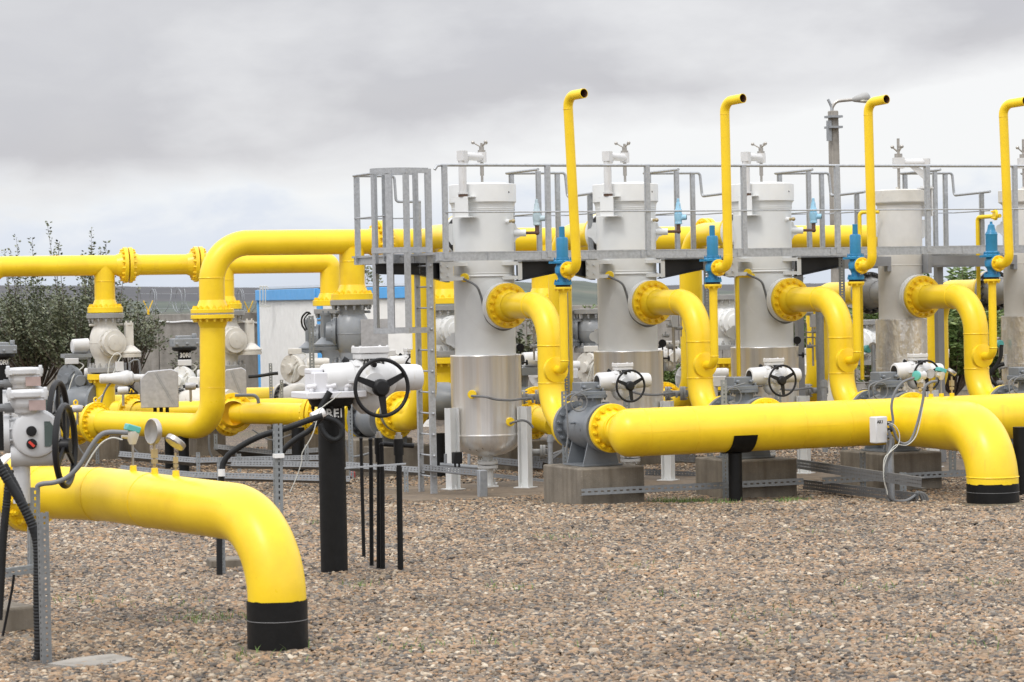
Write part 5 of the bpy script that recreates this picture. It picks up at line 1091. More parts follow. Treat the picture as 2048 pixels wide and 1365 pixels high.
def upright_valve(xc,ytop,ybot,D,side,label,mat,flat=False,R0=.20,opp=None):
    """ball valve in a vertical line with round side cover and scotch yoke actuator on side -1/+1"""
    a=A(xc,ytop,D=D); b=A(xc,ybot,D=D); b=V(a.x,a.y,b.z); h=a.z-b.z; t=thing('upright_valve',b,label,'valve','upright valves in the loop pipes')
    fr=R0*1.62; z=V(0,0,1); m=(a+b)/2; f=MGR2 if mat is not MGR else MGR2
    g=G().lathe(a,-z,[(.08,R0*.97),(h*.22,R0*.98),(h*.28,R0*1.18),(h*.38,R0*1.36),(h*.5,R0*1.42),(h*.62,R0*1.36),(h*.72,R0*1.18),(h*.78,R0*.98),(h-.08,R0*.97)],40)
    g.torus(m,z,R0*1.42,.006,40,6); g.cyl(a+V(-.3,-.05,-.2),a+V(.3,-.05,-.2),.022,n=8); g.build('body',mat,t)
    for p_ in (a,b+V(0,0,.085)): G().lathe(p_,-z,[(0,fr*.985),(.006,fr),(.08,fr),(.085,fr*.985)],40).build('flange',FGR,t)
    for p_,z_ in ((a-V(0,0,.085),-z),(b+V(0,0,.085),z)): G().bolts(p_,z_,fr*.86,14,.028,.045,ring=True).build('flange_bolts',GRN if mat is not MGR2 else ZINC,t)
    fa=(CAM-m); fa.z=0; fa.normalize(); rt=V(-fa.y,fa.x,0); d=(rt*side*.42+fa*.9).normalized() if not opp else (rt*side*.98-fa*.1).normalized()
    c=m+d*R0*1.15; g=G().lathe(c,d,[(0,R0*1.25),(.05,R0*1.25),(.055,R0*1.1),(.16,R0*1.08),(.165,R0*.72),(.19,R0*.72),(.2,R0*.5)],32); g.bolts(c+d*.18,d,R0*.6,8,.014,.015,stud=False); g.bolts(c+d*.05,d,R0*1.17,14,.014,.015,stud=False); g.build('side_cover',mat if not opp else MGR,t)
    q=m+rt*side*(R0*1.42+.12)+fa*.10*(1 if not opp else .3); g=G().box(q+V(0,0,.13),(.13,.14,.38)); g.cyl(q+V(0,0,.3),q+V(0,0,.345),.085,n=18)
    for k in range(4): g.cyl(q+V(.06*math.cos(k*1.57+.5),.06*math.sin(k*1.57+.5),.34),q+V(.06*math.cos(k*1.57+.5),.06*math.sin(k*1.57+.5),.375),.014,n=6)
    g.lathe(q+V(0,0,-.05),-z,[(-.06,.07),(0,.075),(.10,.19),(.11,.21),(.135,.21),(.14,.195),(.155,.195),(.16,.21),(.21,.205)],32); g.bolts(q+V(0,0,-.20),-z,.19,8,.02,.02,stud=False); g.build('diaphragm_actuator',mat if not opp else MGR,t)
    if flat: p=m+rt*(-side)*.36+fa*.26+V(0,0,-.02); G().box(p,(.44,.02,.50),rz=math.atan2(rt.y,rt.x)).build('sheet_panel',PALE,t)
    return t
NR=.178
# tall loop: low pipe, riser, top pipe running right behind the tanks
DL=43.0
FD=V(.42,-.9,0).normalized(); _c=A(188,845,D=44.9); _q=proj(_c+FD*.05); _r=proj(_c+FD*.50)
lp,LP=pipe_px('loop_pipe',[_q,_r,(425,854,DL),(425,636,DL)],.203,[.40,.42],'tall yellow riser left of the cabin, bending up from the low pipe','pipe',None,rings=((2,.36),(2,.97)))
def low_elbow():
    p=LP[0]; b=V(-.25,.95,0); g=G(); fa=(CAM-p).normalized(); c=p+V(-.42,.28,0)
low_elbow()
ye=LP[3].y; xe=LP[3].x; zt=A(425,487,Y=ye).z
def top_loop():
    t=thing('manifold_pipe',(xe,ye,zt-.2),'long yellow manifold pipe running high behind the tanks from the tall riser','pipe')
    xr=A(1757,474,Y=ye).x; fz=A(425,628,Y=ye).z
    g=G().tube([V(xe,ye,fz+.02),V(xe,ye,zt),V(xr,ye,zt)],.203,40,bend=.62,seg=14,cap=(True,True)); g.torus((xe,ye,A(425,556,Y=ye).z),(0,0,1),.203,.0085,36,6); g.build('pipe',YEL,t)
    fl(t,V(xe,ye,fz),V(0,0,1),.345,pair=True,hub=.203)
    for x in (762,1412): X=A(x,484,Y=ye).x; fl(t,V(X,ye,zt),V(1,0,0),.345,pair=True,hub=.203)
    br=[]
    for x,yb,nm in ((703,600,0),(890,608,1),(1086,606,2)):
        X=A(x,486,Y=ye).x; zb=A(x,yb,Y=ye).z; G().cyl((X,ye,zt-.1),(X,ye,zb+.06),.205,n=32).torus((X,ye,zt-.32),(0,0,1),.205,.0085,32,6).build('branch',YEL,t); G().flange((X,ye,zb),(0,0,1),.345,.10,16,.03,.03,hub=.203).build('branch_flange',YEL,t); br.append((X,zb))
    X=A(1757,474,Y=ye).x; G().ball((X,ye,zt),.203,24,14,(.5,1,1)).build('end_cap',YEL,t)
top_loop()
# far upper loop
D1=47.0
fp,FP=pipe_px('upper_loop_pipe',[(-24,650,D1+.1),(-24,534,D1-.1),(640,526,D1+1.5),(660,526,D1+1.55),(660,612,D1+1.55)],.18,[.3,.3,.3],'far yellow upper pipe crossing from the left edge to behind the tall riser','pipe',None)
def onp(x): return min((FP[1].lerp(FP[2],k/400) for k in range(401)),key=lambda p:abs(proj(p)[0]-x))
for x in (255,397): c=onp(x); fl(fp,c,FP[2]-FP[1],.315,pair=True,hub=.18)
for x,yb in((209,613),(447,606)):
    a=onp(x); b=A(x,yb+6,Y=a.y); b=V(a.x,a.y,b.z); G().cyl(a,b,.18,n=30).torus(a-V(0,0,.28),(0,0,1),.18,.0085,30,6).build('branch',YEL,fp); G().flange(b-V(0,0,.06),(0,0,1),.31,.10,16,.03,.03,hub=.18).build('branch_flange',YEL,fp)
c=FP[4]; G().flange(c,(0,0,1),.31,.10,16,.03,.03,hub=.18).build('branch_flange',YEL,fp)
upright_valve(210,627,745,D1+.3,1,'white upright valve with round cover in front of the pear trees',WHTD)
upright_valve(452,622,740,D1+.6,1,'pale upright valve half hidden behind the tall riser',WHTD)
upright_valve(664,618,735,D1+1.5,-1,'grey upright valve behind the nearer one, under the far upper pipe',MGR2,opp=True)
upright_valve(703,600,735,DL+.9,-1,'silver grey upright valve with flat sheet panel, left of the ladder cage',MGR2,flat=True,opp=True,R0=.215)
upright_valve(890,611,712,DL+1.6,1,'pale grey upright valve seen between the ladder and the first tank',LGR)
upright_valve(1184,618,705,DL+3.2,-1,'grey upright valve seen just left of the second filter tank',MGR2,opp=True)
upright_valve(1450,590,700,DL+3.6,1,'pale grey box valve between the second outlet pipe and the third tank',LGRU)
upright_valve(1738,640,730,DL+5.0,-1,'pale valve seen left of the slim fourth tank behind the thin yellow pipe',LGRU)
# yellow drops under the upright valves
for x,y0_,y1_,D,r,l in ((209,748,832,D1+.3,.175,'yellow drop pipe under the white upright valve'),(664,738,770,D1+1.5,.175,'yellow flange stub under the grey upright valve'),(703,742,800,DL+.9,.2,'yellow drop pipe behind the white post actuator'),(890,715,800,DL+1.6,.2,'yellow drop pipe between the ladder and the first tank'),(452,742,775,D1+.6,.175,'yellow stub under the pale valve beside the cover box'),(1450,716,780,DL+3.6,.17,'yellow drop pipe between the second outlet pipe and the third tank')):
    a=A(x,y0_,D=D); b=A(x,y1_,D=D); b=V(a.x,a.y,b.z); t=thing('drop_pipe',b,l,'pipe','yellow drop pipes under the upright valves'); G().cyl(a,b,r,n=30).build('pipe',YEL,t); G().flange(a,(0,0,-1),r*1.72,.10,16,.028,.03,hub=r).build('flange',YEL,t)
# inlet risers behind every tank
def risers():
    yr=37.35
    for i in range(5):
        x=X0+DX*i; zt_=3.62 if i<3 else 2.67; yn=YT+.75
        lab=['yellow inlet riser behind the caged ladder, feeding the first tank','yellow inlet riser behind the first outlet pipe, feeding the second tank','yellow inlet riser behind the second outlet pipe, feeding the third tank','yellow inlet riser bending into the slim fourth tank','yellow inlet riser arching behind the fourth outlet pipe'][i]
        t=thing('inlet_riser',(x,yr,0),lab,'pipe','yellow inlet risers behind the tanks')
        g=G().tube([(x,yn,zt_),(x,yr,zt_),(x,yr,1.0),(x,yr+1.0,1.0)],.178,34,bend=.5,seg=11); g.torus((x,yr,1.58),(0,0,1),.178,.004,34,6); g.torus((x,yr,zt_-.55),(0,0,1),.178,.004,34,6); g.build('pipe',YEL,t)
        G().flange((x,yn-.025,zt_),(0,1,0),.315,.06,16,.028,.03,hub=.18).build('flange',YEL,t); G().flange((x,yr+1.0,1.0),(0,-1,0),.315,.06,16,.028,.03,hub=.18).build('flange',YEL,t)
        if i<3:
            q=thing('inlet_valve',(x,yr+1.55,.5),['dark grey ball valve with bolted flanges behind the ladder foot','dark grey ball valve behind the first hose post','dark grey ball valve behind the second hose post'][i],'valve','inlet ball valves behind the tanks'); y=yr+1.03
            g=G().lathe(V(x,y,1.0),(0,1,0),[(0,.316),(.07,.316),(.075,.22),(.15,.22),(.16,.27),(.45,.31),(.75,.27),(.85,.22),(.93,.22),(.935,.316),(1.0,.316)],40); g.bolts(V(x,y+.93,1.0),(0,-1,0),.268,16,.03,.035); g.box((x,y+.5,.62),(.4,.5,.3)); g.build('body',MGR,q); g=G().cyl((x,y+.5,1.25),(x,y+.5,1.5),.11,n=18); g.box((x,y+.5,1.54),(.42,.4,.12)); g.build('stem_neck',MGR,q)
            actuator(q,(x+.1,y+.48,1.72),.74,wheel=(i==0)); bl=G().box((x,y+.5,.2),(1.0,1.3,.56)).build('concrete_block',CONC,bevel=.02); tag(bl,['concrete block behind the foot of the ladder','concrete block in shade behind the legs of the first tank','concrete block in shade behind the legs of the second tank'][i],'concrete block','concrete blocks behind the tanks')
risers()
# low pipes
p2,P2=pipe_px('low_pipe',[(470,826,44.5),(648,830,43.6),(690,832,42.9),(722,835,42.4)],.178,.3,'low yellow pipe from behind the tall riser to the grey valve left of the ladder','pipe',None,rings=((0,.12),))
fl(p2,P2[0]+(P2[0]-P2[1]).normalized()*.02,V(-.35,-.9,0),.33,hub=.2); fl(p2,P2[0].lerp(P2[1],.9),P2[1]-P2[0],.32,pair=True,hub=.178); fl(p2,P2[3],P2[2]-P2[3],.315,hub=.178)
def bigflanges():
    """blind pair of flanges where the low pipe starts, facing the camera"""
    for (x,y,D,r,l,dirv) in ((190,846,44.9,.345,'nearest yellow flange with a ring of bolts at the start of the low pipe',(.42,-.9,0)),(150,850,45.6,.34,'yellow bolted flange behind the nearest one, with a small grey sensor',(.42,-.9,0)),(178,822,47.5,.33,'partly hidden yellow flange with lifting eye behind the pair of flanges',(.42,-.9,0)),(262,826,46.3,.33,'yellow flange behind the low pipe, left of the silver cover box',(.42,-.9,0)),(455,832,44.9,.34,'yellow flange with dark bolts just right of the tall riser',(.42,-.9,0))):
        c=A(x,y,D=D); d=Vector(dirv).normalized(); t=thing('pipe_flange',(c.x,c.y,c.z-r),l,'flange','yellow flanges of the low pipes'); g=G().flange(c,d,r,.07,20,r*.075,r*.08,hub=r*.62); g.torus(c+V(0,0,r+.035)+d*.03,d,.04,.013,18,8); g.build('flange',YEL,t); g=G().cyl(c-d*.35,c,r*.62,n=28); g.build('pipe',YEL,t)
bigflanges()
for pts,r,l in (([(95,812,49.2),(330,808,48.6)],.178,'yellow pipe far left behind the near actuators'),([(262,826,46.2),(520,818,45.6),(640,815,45.2)],.17,'yellow pipe between the two rows of low pipes'),([(300,800,50),(520,797,49.6),(700,793,49.2)],.20,'rearmost low yellow pipe in front of the cabin'),([(1030,838,41.6),(1075,836,41.2),(1110,850,40.8)],.178,'yellow pipe end behind the hose post of the first tank')):
    t,P=pipe_px('low_pipe',pts,r,.3,l,'pipe','low yellow pipes on the left')
    if l.startswith('yellow pipe between'):
        for x in (482,497,278,293): p=A(x,812 if x>400 else 822,D=45.4); g=G().tube([p+V(-.05,0,-.06),p+V(-.05,0,.03),p+V(.05,0,.03),p+V(.05,0,-.06)],.007,6); g.build('cable_hoop',YEL,t)
    if l.startswith('yellow pipe end'): fl(t,A(1062,838,D=41.3),P[0]-P[1],.315,pair=True,hub=.178)
def thin_yellow():
    for i,(xs,D,l) in enumerate((((1474,592),39.5,'thin yellow line rising left of the third filter tank'),((1719,600),40.5,'thin yellow line rising left of the slim fourth tank'))):
        a=A(xs[0],xs[1]-(40 if i==0 else 175),D=D); b=A(xs[0],760,D=D); t=thing('thin_pipe',V(b.x,b.y,b.z),l,'pipe','thin yellow lines'); 
        if i==0: G().tube([a+V(.3,0,0),a,V(a.x,a.y,b.z)],.032,12,bend=.06).build('pipe',YEL,t)
        else: G().tube([a+V(.22,-.2,.0),a,V(a.x,a.y,b.z)],.03,12,bend=.06).build('pipe',YEL,t)
    a=A(1955,435,D=42); g=G().tube([A(2000,432,D=41.5),a,V(a.x,a.y,A(1958,600,D=42).z)],.032,12,bend=.06); t=thing('thin_pipe',a-V(0,0,1.2),'thin yellow line bending over behind the rail, left of the fifth tank','pipe','thin yellow lines'); g.build('pipe',YEL,t); c=A(1993,430,D=41.5); G().flange(c,V(-1,.3,0),.085,.04,4,.016,.02).build('flange',YEL,t)
thin_yellow()
def gear_operator(x,y,D,label,mat,mirror=1,s=1.0):
    """quarter turn gear operator: big disc case, motor arm and terminal box on a stem"""
    c=A(x,y,D=D); fa=(CAM-c); fa.z=0; fa.normalize(); rt=V(-fa.y,fa.x,0)*mirror; t=thing('gear_operator',(c.x,c.y,c.z-.55*s),label,'valve operator','gear operators of the low valves'); d=(fa*.62-rt*.6).normalized()
    g=G().lathe(c,d,[(-.1*s,.2*s),(0,.25*s),(.06*s,.26*s),(.09*s,.25*s),(.10*s,.10*s),(.16*s,.085*s)],32); g.bolts(c+d*.09*s,d,.22*s,10,.014*s,.012*s,stud=False)
    for a in (20,140,260): dd,u,v=basis(d); e=u*math.cos(R(a))+v*math.sin(R(a)); g.bar(c+d*.1*s,c+d*.1*s+e*.23*s,.03*s,.02*s,d)
    g.build('gear_case',mat,t)
    m=c+rt*.28*s+V(0,0,-.03*s)+fa*.1*s; g=G().box(m+rt*.08*s,(.46*s,.2*s,.17*s),rz=math.atan2(rt.y,rt.x)); g.cyl(m-rt*.12*s,m-rt*.12*s+fa*.2*s,.1*s,n=20); g.build('worm_box',mat,t,bevel=.012)
    g=G().lathe(m-rt*.05*s+V(0,0,.13*s),rt,[(0,.07*s),(.02*s,.085*s),(.36*s,.085*s),(.40*s,.07*s)],20); g.box(c+rt*.02*s+V(0,0,.31*s),(.24*s,.2*s,.1*s),rz=math.atan2(rt.y,rt.x)); g.build('motor',WHT if mat is not WHTD else WHTD,t,bevel=.008)
    G().cyl(m+rt*.05*s,V((m+rt*.05*s).x,(m+rt*.05*s).y,c.z-.55*s),.12*s,n=18).build('stem_tube',mat,t)
    fo=m-fa*.03; g=G().wire([c+V(0,0,.30*s)+rt*.12*s,c+V(0,0,.22*s)+rt*.22*s,c+V(0,0,.06*s)+rt*.05*s+fa*.2*s,c+V(0,0,-.25*s)-rt*.06*s+fa*.2*s],.011*s,6); g.build('cable',WIRE,t)
gear_operator(142,758,47.6,'grey gear operator with white cables, below the pear trees',MGR)
gear_operator(368,761,47.6,'pale gear operator left of the tall riser, below the small 30RE post',LGRU)
gear_operator(588,738,48.0,'weathered cream gear operator in front of the white cabin',WHTD)
gear_operator(776,742,47.0,'white gear operator behind the black handwheel, left of the ladder',WHT)
gear_operator(1085,745,45.0,'white motor operator between the first outlet pipe and the hose post',WHT)
gear_operator(1180,735,45.5,'white operator with dangling cables seen left of the second tank',WHTD)
gear_operator(1380,760,44.0,'white operator seen right of the second tank',WHT)
gear_operator(1622,740,44.5,'pale operator seen right of the third tank',LGRU)
gear_operator(1822,720,45.0,'white operator behind the handwheel at the slim fourth tank',WHT)
def grey_valve(x,y,D,r,label,ax=None,mat=None):
    c=A(x,y,D=D); t=thing('grey_valve',(c.x,c.y,c.z-r),label,'valve','dark grey low valves'); ax=(ax or V(.55,-.8,0)).normalized(); o=c-ax*.4
    g=G().lathe(o,ax,[(0,r),(.06,r),(.065,r*.7),(.12,r*.75),(.3,r*.95),(.5,r*.95),(.68,r*.75),(.735,r*.7),(.74,r),(.8,r)],36); g.build('body',mat or MGR,t); G().bolts(o+ax*.065,ax,r*.86,16,r*.09,.035,ring=True).build('bolts_ring',BOLT,t)
grey_valve(165,806,47.5,.34,'dark grey ball valve under the grey gear operator')
grey_valve(395,808,47.2,.29,'pale rimmed ball valve just left of the tall riser',V(.75,-.6,0),WHTD)
grey_valve(752,838,41.9,.31,'grey ball valve with dark bolts between the low pipe and the ladder',A(786,838,D=41.3)-A(720,837,D=42.3))
grey_valve(884,803,41.6,.31,'pale grey bolted valve between the ladder and the first tank')
grey_valve(596,797,48.6,.28,'white bolted valve under the cream gear operator',A(650,796,D=48.2)-A(540,797,D=49),WHTD)
def elbow_up():
    t,P=pipe_px('valve_elbow',[(788,838,41.4),(845,838,40.4),(845,700,40.4)],.178,.5,'yellow elbow turning up from the grey valve behind the ladder','pipe'); fl(t,P[0],P[1]-P[0],.315,hub=.18)
elbow_up()
def small_actuators():
    # white slim actuator on the white valve drop, and sensors
    c=A(237,757,D=45.6); t=thing('valve_actuator',c-V(0,0,.3),'slim white actuator with black conduits in front of the white upright valve','actuator','slim white actuators'); fa=(CAM-c); fa.z=0; fa.normalize(); rt=V(-fa.y,fa.x,0)
    g=G().lathe(c-rt*.32,rt,[(0,.06),(.02,.08),(.2,.085),(.34,.12),(.46,.13),(.55,.11),(.58,.065),(.76,.06),(.78,.05)],24); g.ball(c+rt*.13,.135,18,12); g.build('body',WHT,t)
    g=G().box(c+rt*.02+V(0,0,.2),(.12,.1,.16)); g.build('terminal_box',WHT,t); g=G()
    for k in (0,.07,.14): g.cyl(c+rt*(.05+k)+V(0,0,.12),c+rt*(.05+k)+V(0,0,.26),.022,n=8)
    g.wire([c+rt*.2+V(0,0,.26),c+rt*.28+V(0,0,.3),c+rt*.36+V(0,0,.22),c+rt*.37+V(0,0,-.4)],.018,8); g.build('conduit',HOSE,t)
    g=G().wire([c+rt*.08-V(0,0,.1),c-rt*.1-V(0,0,.06),c-rt*.25-V(0,0,.25),c-rt*.33-V(0,0,.6),c-rt*.34-V(0,0,.95)],.017,8); g.build('hose',HOSE,t); g=G().bar(c+rt*.02-V(0,0,.26),c+rt*.32-V(0,0,.26),.05,.03,(0,0,1)); g.bar(c+rt*.02-V(0,0,.26),c+rt*.17-V(0,0,.12),.04,.03); g.bar(c+rt*.32-V(0,0,.26),c+rt*.17-V(0,0,.12),.04,.03); g.build('bracket',BLK2,t)
    g=G().wire([c-rt*.1+V(0,0,.05),c+V(0,0,.28),c+rt*.05+V(0,0,.38),c-rt*.04+V(0,0,.42),c-rt*.15+V(0,0,.25),c-rt*.2-V(0,0,.15),c-rt*.3-V(0,0,.3),c-rt*.5-V(0,0,.45)],.009,6); g.build('pale_cable',WIRE,t)
    for x,y,D,l in ((246,781,45.2,'small grey transmitter on a stem above the low pipe, under the slim white actuator'),(381,773,45.0,'small blue grey transmitter just left of the tall riser'),(155,818,44.8,'small grey sensor head on the second yellow flange'),(182,817,45.4,'small white sensor with black ends between the yellow flanges')):
        c=A(x,y,D=D); t=thing('sensor',c-V(0,0,.25),l,'sensor','small sensors on the low pipes'); fa=(CAM-c); fa.z=0; fa.normalize(); rt=V(-fa.y,fa.x,0); G().lathe(c-rt*.09,rt,[(0,.05),(.02,.062),(.16,.062),(.18,.05)],18).build('head',PALE if 'white' not in l else WHT,t); g=G().cyl(c,c-V(0,0,.26),.022,n=10); g.build('stem',STEEL,t); g=G().cyl(c-rt*.09,c-rt*.125,.03,n=10).cyl(c+rt*.09,c+rt*.12,.03,n=10); g.build('cable_gland',BLK2,t)
    c=A(152,693,D=49); t=thing('valve_actuator',c-V(0,0,.3),'white actuator on a grey plate behind the white upright valve','actuator','slim white actuators'); G().lathe(c-V(.08,0,0),(1,0,0),[(0,.1),(.02,.13),(.3,.14),(.32,.1)],22).build('motor',WHT,t); G().box(c+V(.0,0,-.17),(.5,.3,.07)).box(c+V(0,0,-.22),(.4,.25,.04)).build('plate',MGR2,t); G().wire([c+V(.3,-.1,.1),c+V(.22,-.1,-.05),c+V(.2,-.1,-.4),c+V(.15,-.1,-.8)],.03,8).build('hose',HOSE,t)
small_actuators()
def cover_boxes():
    for x,y,w,h,D,l in ((319,779,.62,.60,44.6,'silver sheet metal cover box with sloped corner, left of the tall riser'),(468,776,.42,.62,45.6,'silver sheet metal cover box just right of the tall riser')):
        c=A(x,y,D=D); t=thing('cover_box',c-V(0,0,h/2),l,'cover box','silver cover boxes'); fa=(CAM-c); fa.z=0; fa.normalize(); rt=V(-fa.y,fa.x,0); q=c-fa*.15
        pts=[(-w/2,-h/2),(w/2,-h/2+.0),(w/2,h/2-.02),(w*.32,h/2+.03),(-w*.3,h/2),(-w/2,h/2-.12)]; g=G().poly([q+rt*a+V(0,0,b) for a,b in pts],fa,.3); g.build('shell',PALE,t,bevel=.01)
        g=G()
        for k in (0,.03): g.bar(q+fa*.302+rt*(-w*.12+k)+V(0,0,h/2-.03),q+fa*.302+rt*(w*.36+k)+V(0,0,-h/2+.04),.008,.008,fa)
        g.build('strap',ZINC,t); g=G()
        for k in (-.08,.02,.12): g.cyl(q+fa*.1+rt*k+V(0,0,-h/2),q+fa*.1+rt*k+V(0,0,-h/2-.1),.03,n=10)
        g.build('cable_gland',BLK2,t)
cover_boxes()
def small_post():
    for x,yt,D,l in ((369,696,52.0,'small black post lettered 30RE with blue grey gear head, before the concrete wall'),(4,710,51.0,'black lettered post with grey gear head cut off by the left edge')):
        b=A(x,yt,D=D); c=V(b.x,b.y,0); t=thing('gear_post',c,l,'post','small black gear posts'); G().cyl(c,V(b.x,b.y,b.z),.125,n=24).build('post',BLK,t); G().lathe(V(b.x,b.y,b.z-.06),(0,0,1),[(0,.2),(.03,.24),(.07,.24)],24).build('top_flange',BLK,t)
        g=G().box(V(b.x,b.y,b.z+.1),(.5,.34,.16)); g.box(V(b.x-.02,b.y,b.z+.2),(.26,.24,.07))
        for sx in (-.2,0,.2): g.cyl(V(b.x+sx,b.y-.17,b.z+.08),V(b.x+sx,b.y-.2,b.z+.08),.03,n=6)
        g.cyl(V(b.x+.2,b.y,b.z+.18),V(b.x+.2,b.y,b.z+.27),.05,n=8); g.build('gear_head',MGR2,t,bevel=.012)
        text_mesh('30RE',.125,'lettering',LET,t,wrap=(V(0,0,b.z-.145),.1256,R(-90)-.09))
small_post()
# supports, blocks, trays and cables on the left
for x0,x1,y,D,w,d_,h,l in ((146,236,919,47,.78,1.1,.62,'concrete block under the pair of yellow flanges'),(395,447,905,47.5,.55,.9,.55,'concrete block under the tall riser'),(575,640,915,45,.7,.9,.62,'concrete block behind the black hoses, left of the 30RE1 post'),(715,810,948,41.6,.95,1.1,.58,'low concrete block under the grey valve left of the ladder'),(262,300,905,47.4,.35,.8,.5,'narrow concrete block behind the instruments of the foreground pipe')):
    c=A((x0+x1)/2,y,D=D); o=G().box((c.x,c.y+.4,h/2-.08),(w,d_,h+.16)).build('concrete_block',CONC,bevel=.02); tag(o,l,'concrete block','concrete blocks of the low pipes')
for x,y0_,y1_,D,r,l in ((338,868,940,44,.075,'thin black post left of the silver gauge'),(367,872,950,43.4,.085,'black post behind the tilted gauge'),(555,860,922,44.5,.10,'black post under the low pipe, behind the wide slotted post'),(596,868,948,43.0,.105,'thick black post under the low pipe, left of the 30RE1 post'),(880,880,950,41,.09,'black post in shade behind the ladder'),(2040,870,985,34.5,.09,'black post at the right edge under the header pipe')):
    a=A(x,y0_,D=D); b=A(x,y1_,D=D); o=G().cyl(V(a.x,a.y,-.03),V(a.x,a.y,a.z+.1),r,n=22).build('support_post',BLK); tag(o,l,'pipe support','black posts under the low pipes')
LT=[((238,908),(392,921),43,.09,.16,'left perforated tray behind the instruments of the foreground pipe'),((392,921),(640,915),42.2,.08,.14,'perforated tray crossing behind the thin slotted post'),((462,927),(700,930),39.5,.085,.14,'middle perforated tray left of the 30RE1 post'),((240,936),(392,950),40.5,.085,.14,'lower perforated tray behind the foreground pipe'),((392,950),(700,958),38.6,.085,.14,'lowest perforated tray left of the 30RE1 post'),((428,893),(560,907),45,.08,.4,'upper perforated tray right of the tall riser carrying loose cables'),((560,905),(640,900),44,.08,.2,'upper perforated tray behind the thick black post'),((694,930),(850,941),38.0,.085,.14,'perforated tray from the 30RE1 post to the ladder'),((690,892),(725,893),42,.07,.14,'short perforated tray with red ends right of the 30RE1 post')]
for p,q,D,w,d_,l in LT: tray(A(p[0],p[1],D=D),A(q[0],q[1],D=D-.5),w,d_,(0,-1,.25),l,group='perforated cable trays on the left')
for x,yt,yb,D,w,l in ((194,870,928,45.5,.06,'slotted post in front of the block under the yellow flanges'),(396,905,955,41.5,.06,'short slotted post right of the tilted gauge'),(478,908,945,41,.06,'short slotted post holding the middle tray'),(700,808,958,40,.07,'slotted post just right of the 30RE1 post'),(613,890,930,41,.06,'short slotted post behind the pale hanging cable'),(541,727,800,47,.06,'slotted post in front of the white cabin'),(563,760,800,46,.055,'thin slotted post under the cream gear operator'),(622,632,770,46.2,.09,'tall slotted post left of the grey upright valves'),(431,868,900,44,.06,'slotted post under the tall riser'),(812,938,985,37.2,.06,'short slotted post behind the rightmost black standpipe')):
    a=A(x,yt,D=D); b=A(x,yb,D=D); strut(V(a.x,a.y,min(b.z,1.2)),a,w,.04,V(-.3,-1,0),l,'cable_post',STRUT,'post','slotted posts of the low pipes')
for pts,r,l in (([(283,800,45),(300,770,45),(318,762,45)],.014,None),([(470,900,44),(480,930,44),(520,938,44),(570,935,44)],.016,'loose grey cable on the gravel behind the black hose'),([(418,870,44),(420,905,44),(435,925,44),(470,932,44),(500,928,44)],.02,'thick grey cable curving down behind the tall riser'),([(255,880,44),(275,905,44),(300,925,44),(345,935,44),(390,930,44)],.014,'thin cable lying behind the foreground gauges'),([(505,860,44),(540,880,44),(575,872,44),(600,860,44)],.012,'thin cable hanging below the low pipe'),([(690,880,41),(700,910,41),(720,912,41),(760,900,41)],.018,'grey cable loop right of the 30RE1 post'),([(155,830,44.5),(152,860,44.5),(156,890,44.5),(172,915,44.5)],.012,'thin cable hanging from the sensor on the yellow flange')):
    if l: tag(G().wire([A(x,y,D=D) for x,y,D in pts],r,8).build('loose_cable',HOSE),l,'cable','loose grey cables of the low pipes')
def rigid_conduit():
    o=G().tube([A(470,791,D=44.2),A(515,791,D=44.2),A(518,812,D=44.2)],.028,10,bend=.1).build('bent_conduit',MGR); tag(o,'bent grey conduit above the low pipe right of the tall riser','conduit')
    c=A(457,790,D=44.6); t=thing('sensor',c-V(0,0,.1),'white round sensor at the foot of the cover box right of the riser','sensor','small sensors on the low pipes'); G().cyl(c+V(0,.1,0),c-V(0,.1,0),.09,n=18).build('head',WHT,t)
    o=G().wire([A(x,y,D=46) for x,y in((497,754),(520,752),(545,748),(556,747))],.028,8).build('wrapped_cable',RUB); tag(o,'black taped cable end in front of the cabin corner post','cable')
    g=G().wire([A(x,y,D=46) for x,y in((611,662),(604,650),(604,636),(612,626),(620,626))],.016,8); g.wire([A(x,y,D=46) for x,y in((614,660),(609,648),(609,638),(616,629),(622,628))],.014,8); tag(g.build('cable_bundle',RUB),'black cable bundle curling out of the tall slotted post','cable')
    for x,y,l in ((706,955,'red marker at the foot of the slotted post right of the 30RE1 post'),):
        c=A(x,y,D=41); tag(G().cyl(c-V(0,0,.06),c+V(0,0,.06),.04,n=12).ball(c+V(0,0,.06),.04,10,6).build('red_marker',M('faded_red',(.45,.10,.10),.5)),l,'marker','red markers')
rigid_conduit()
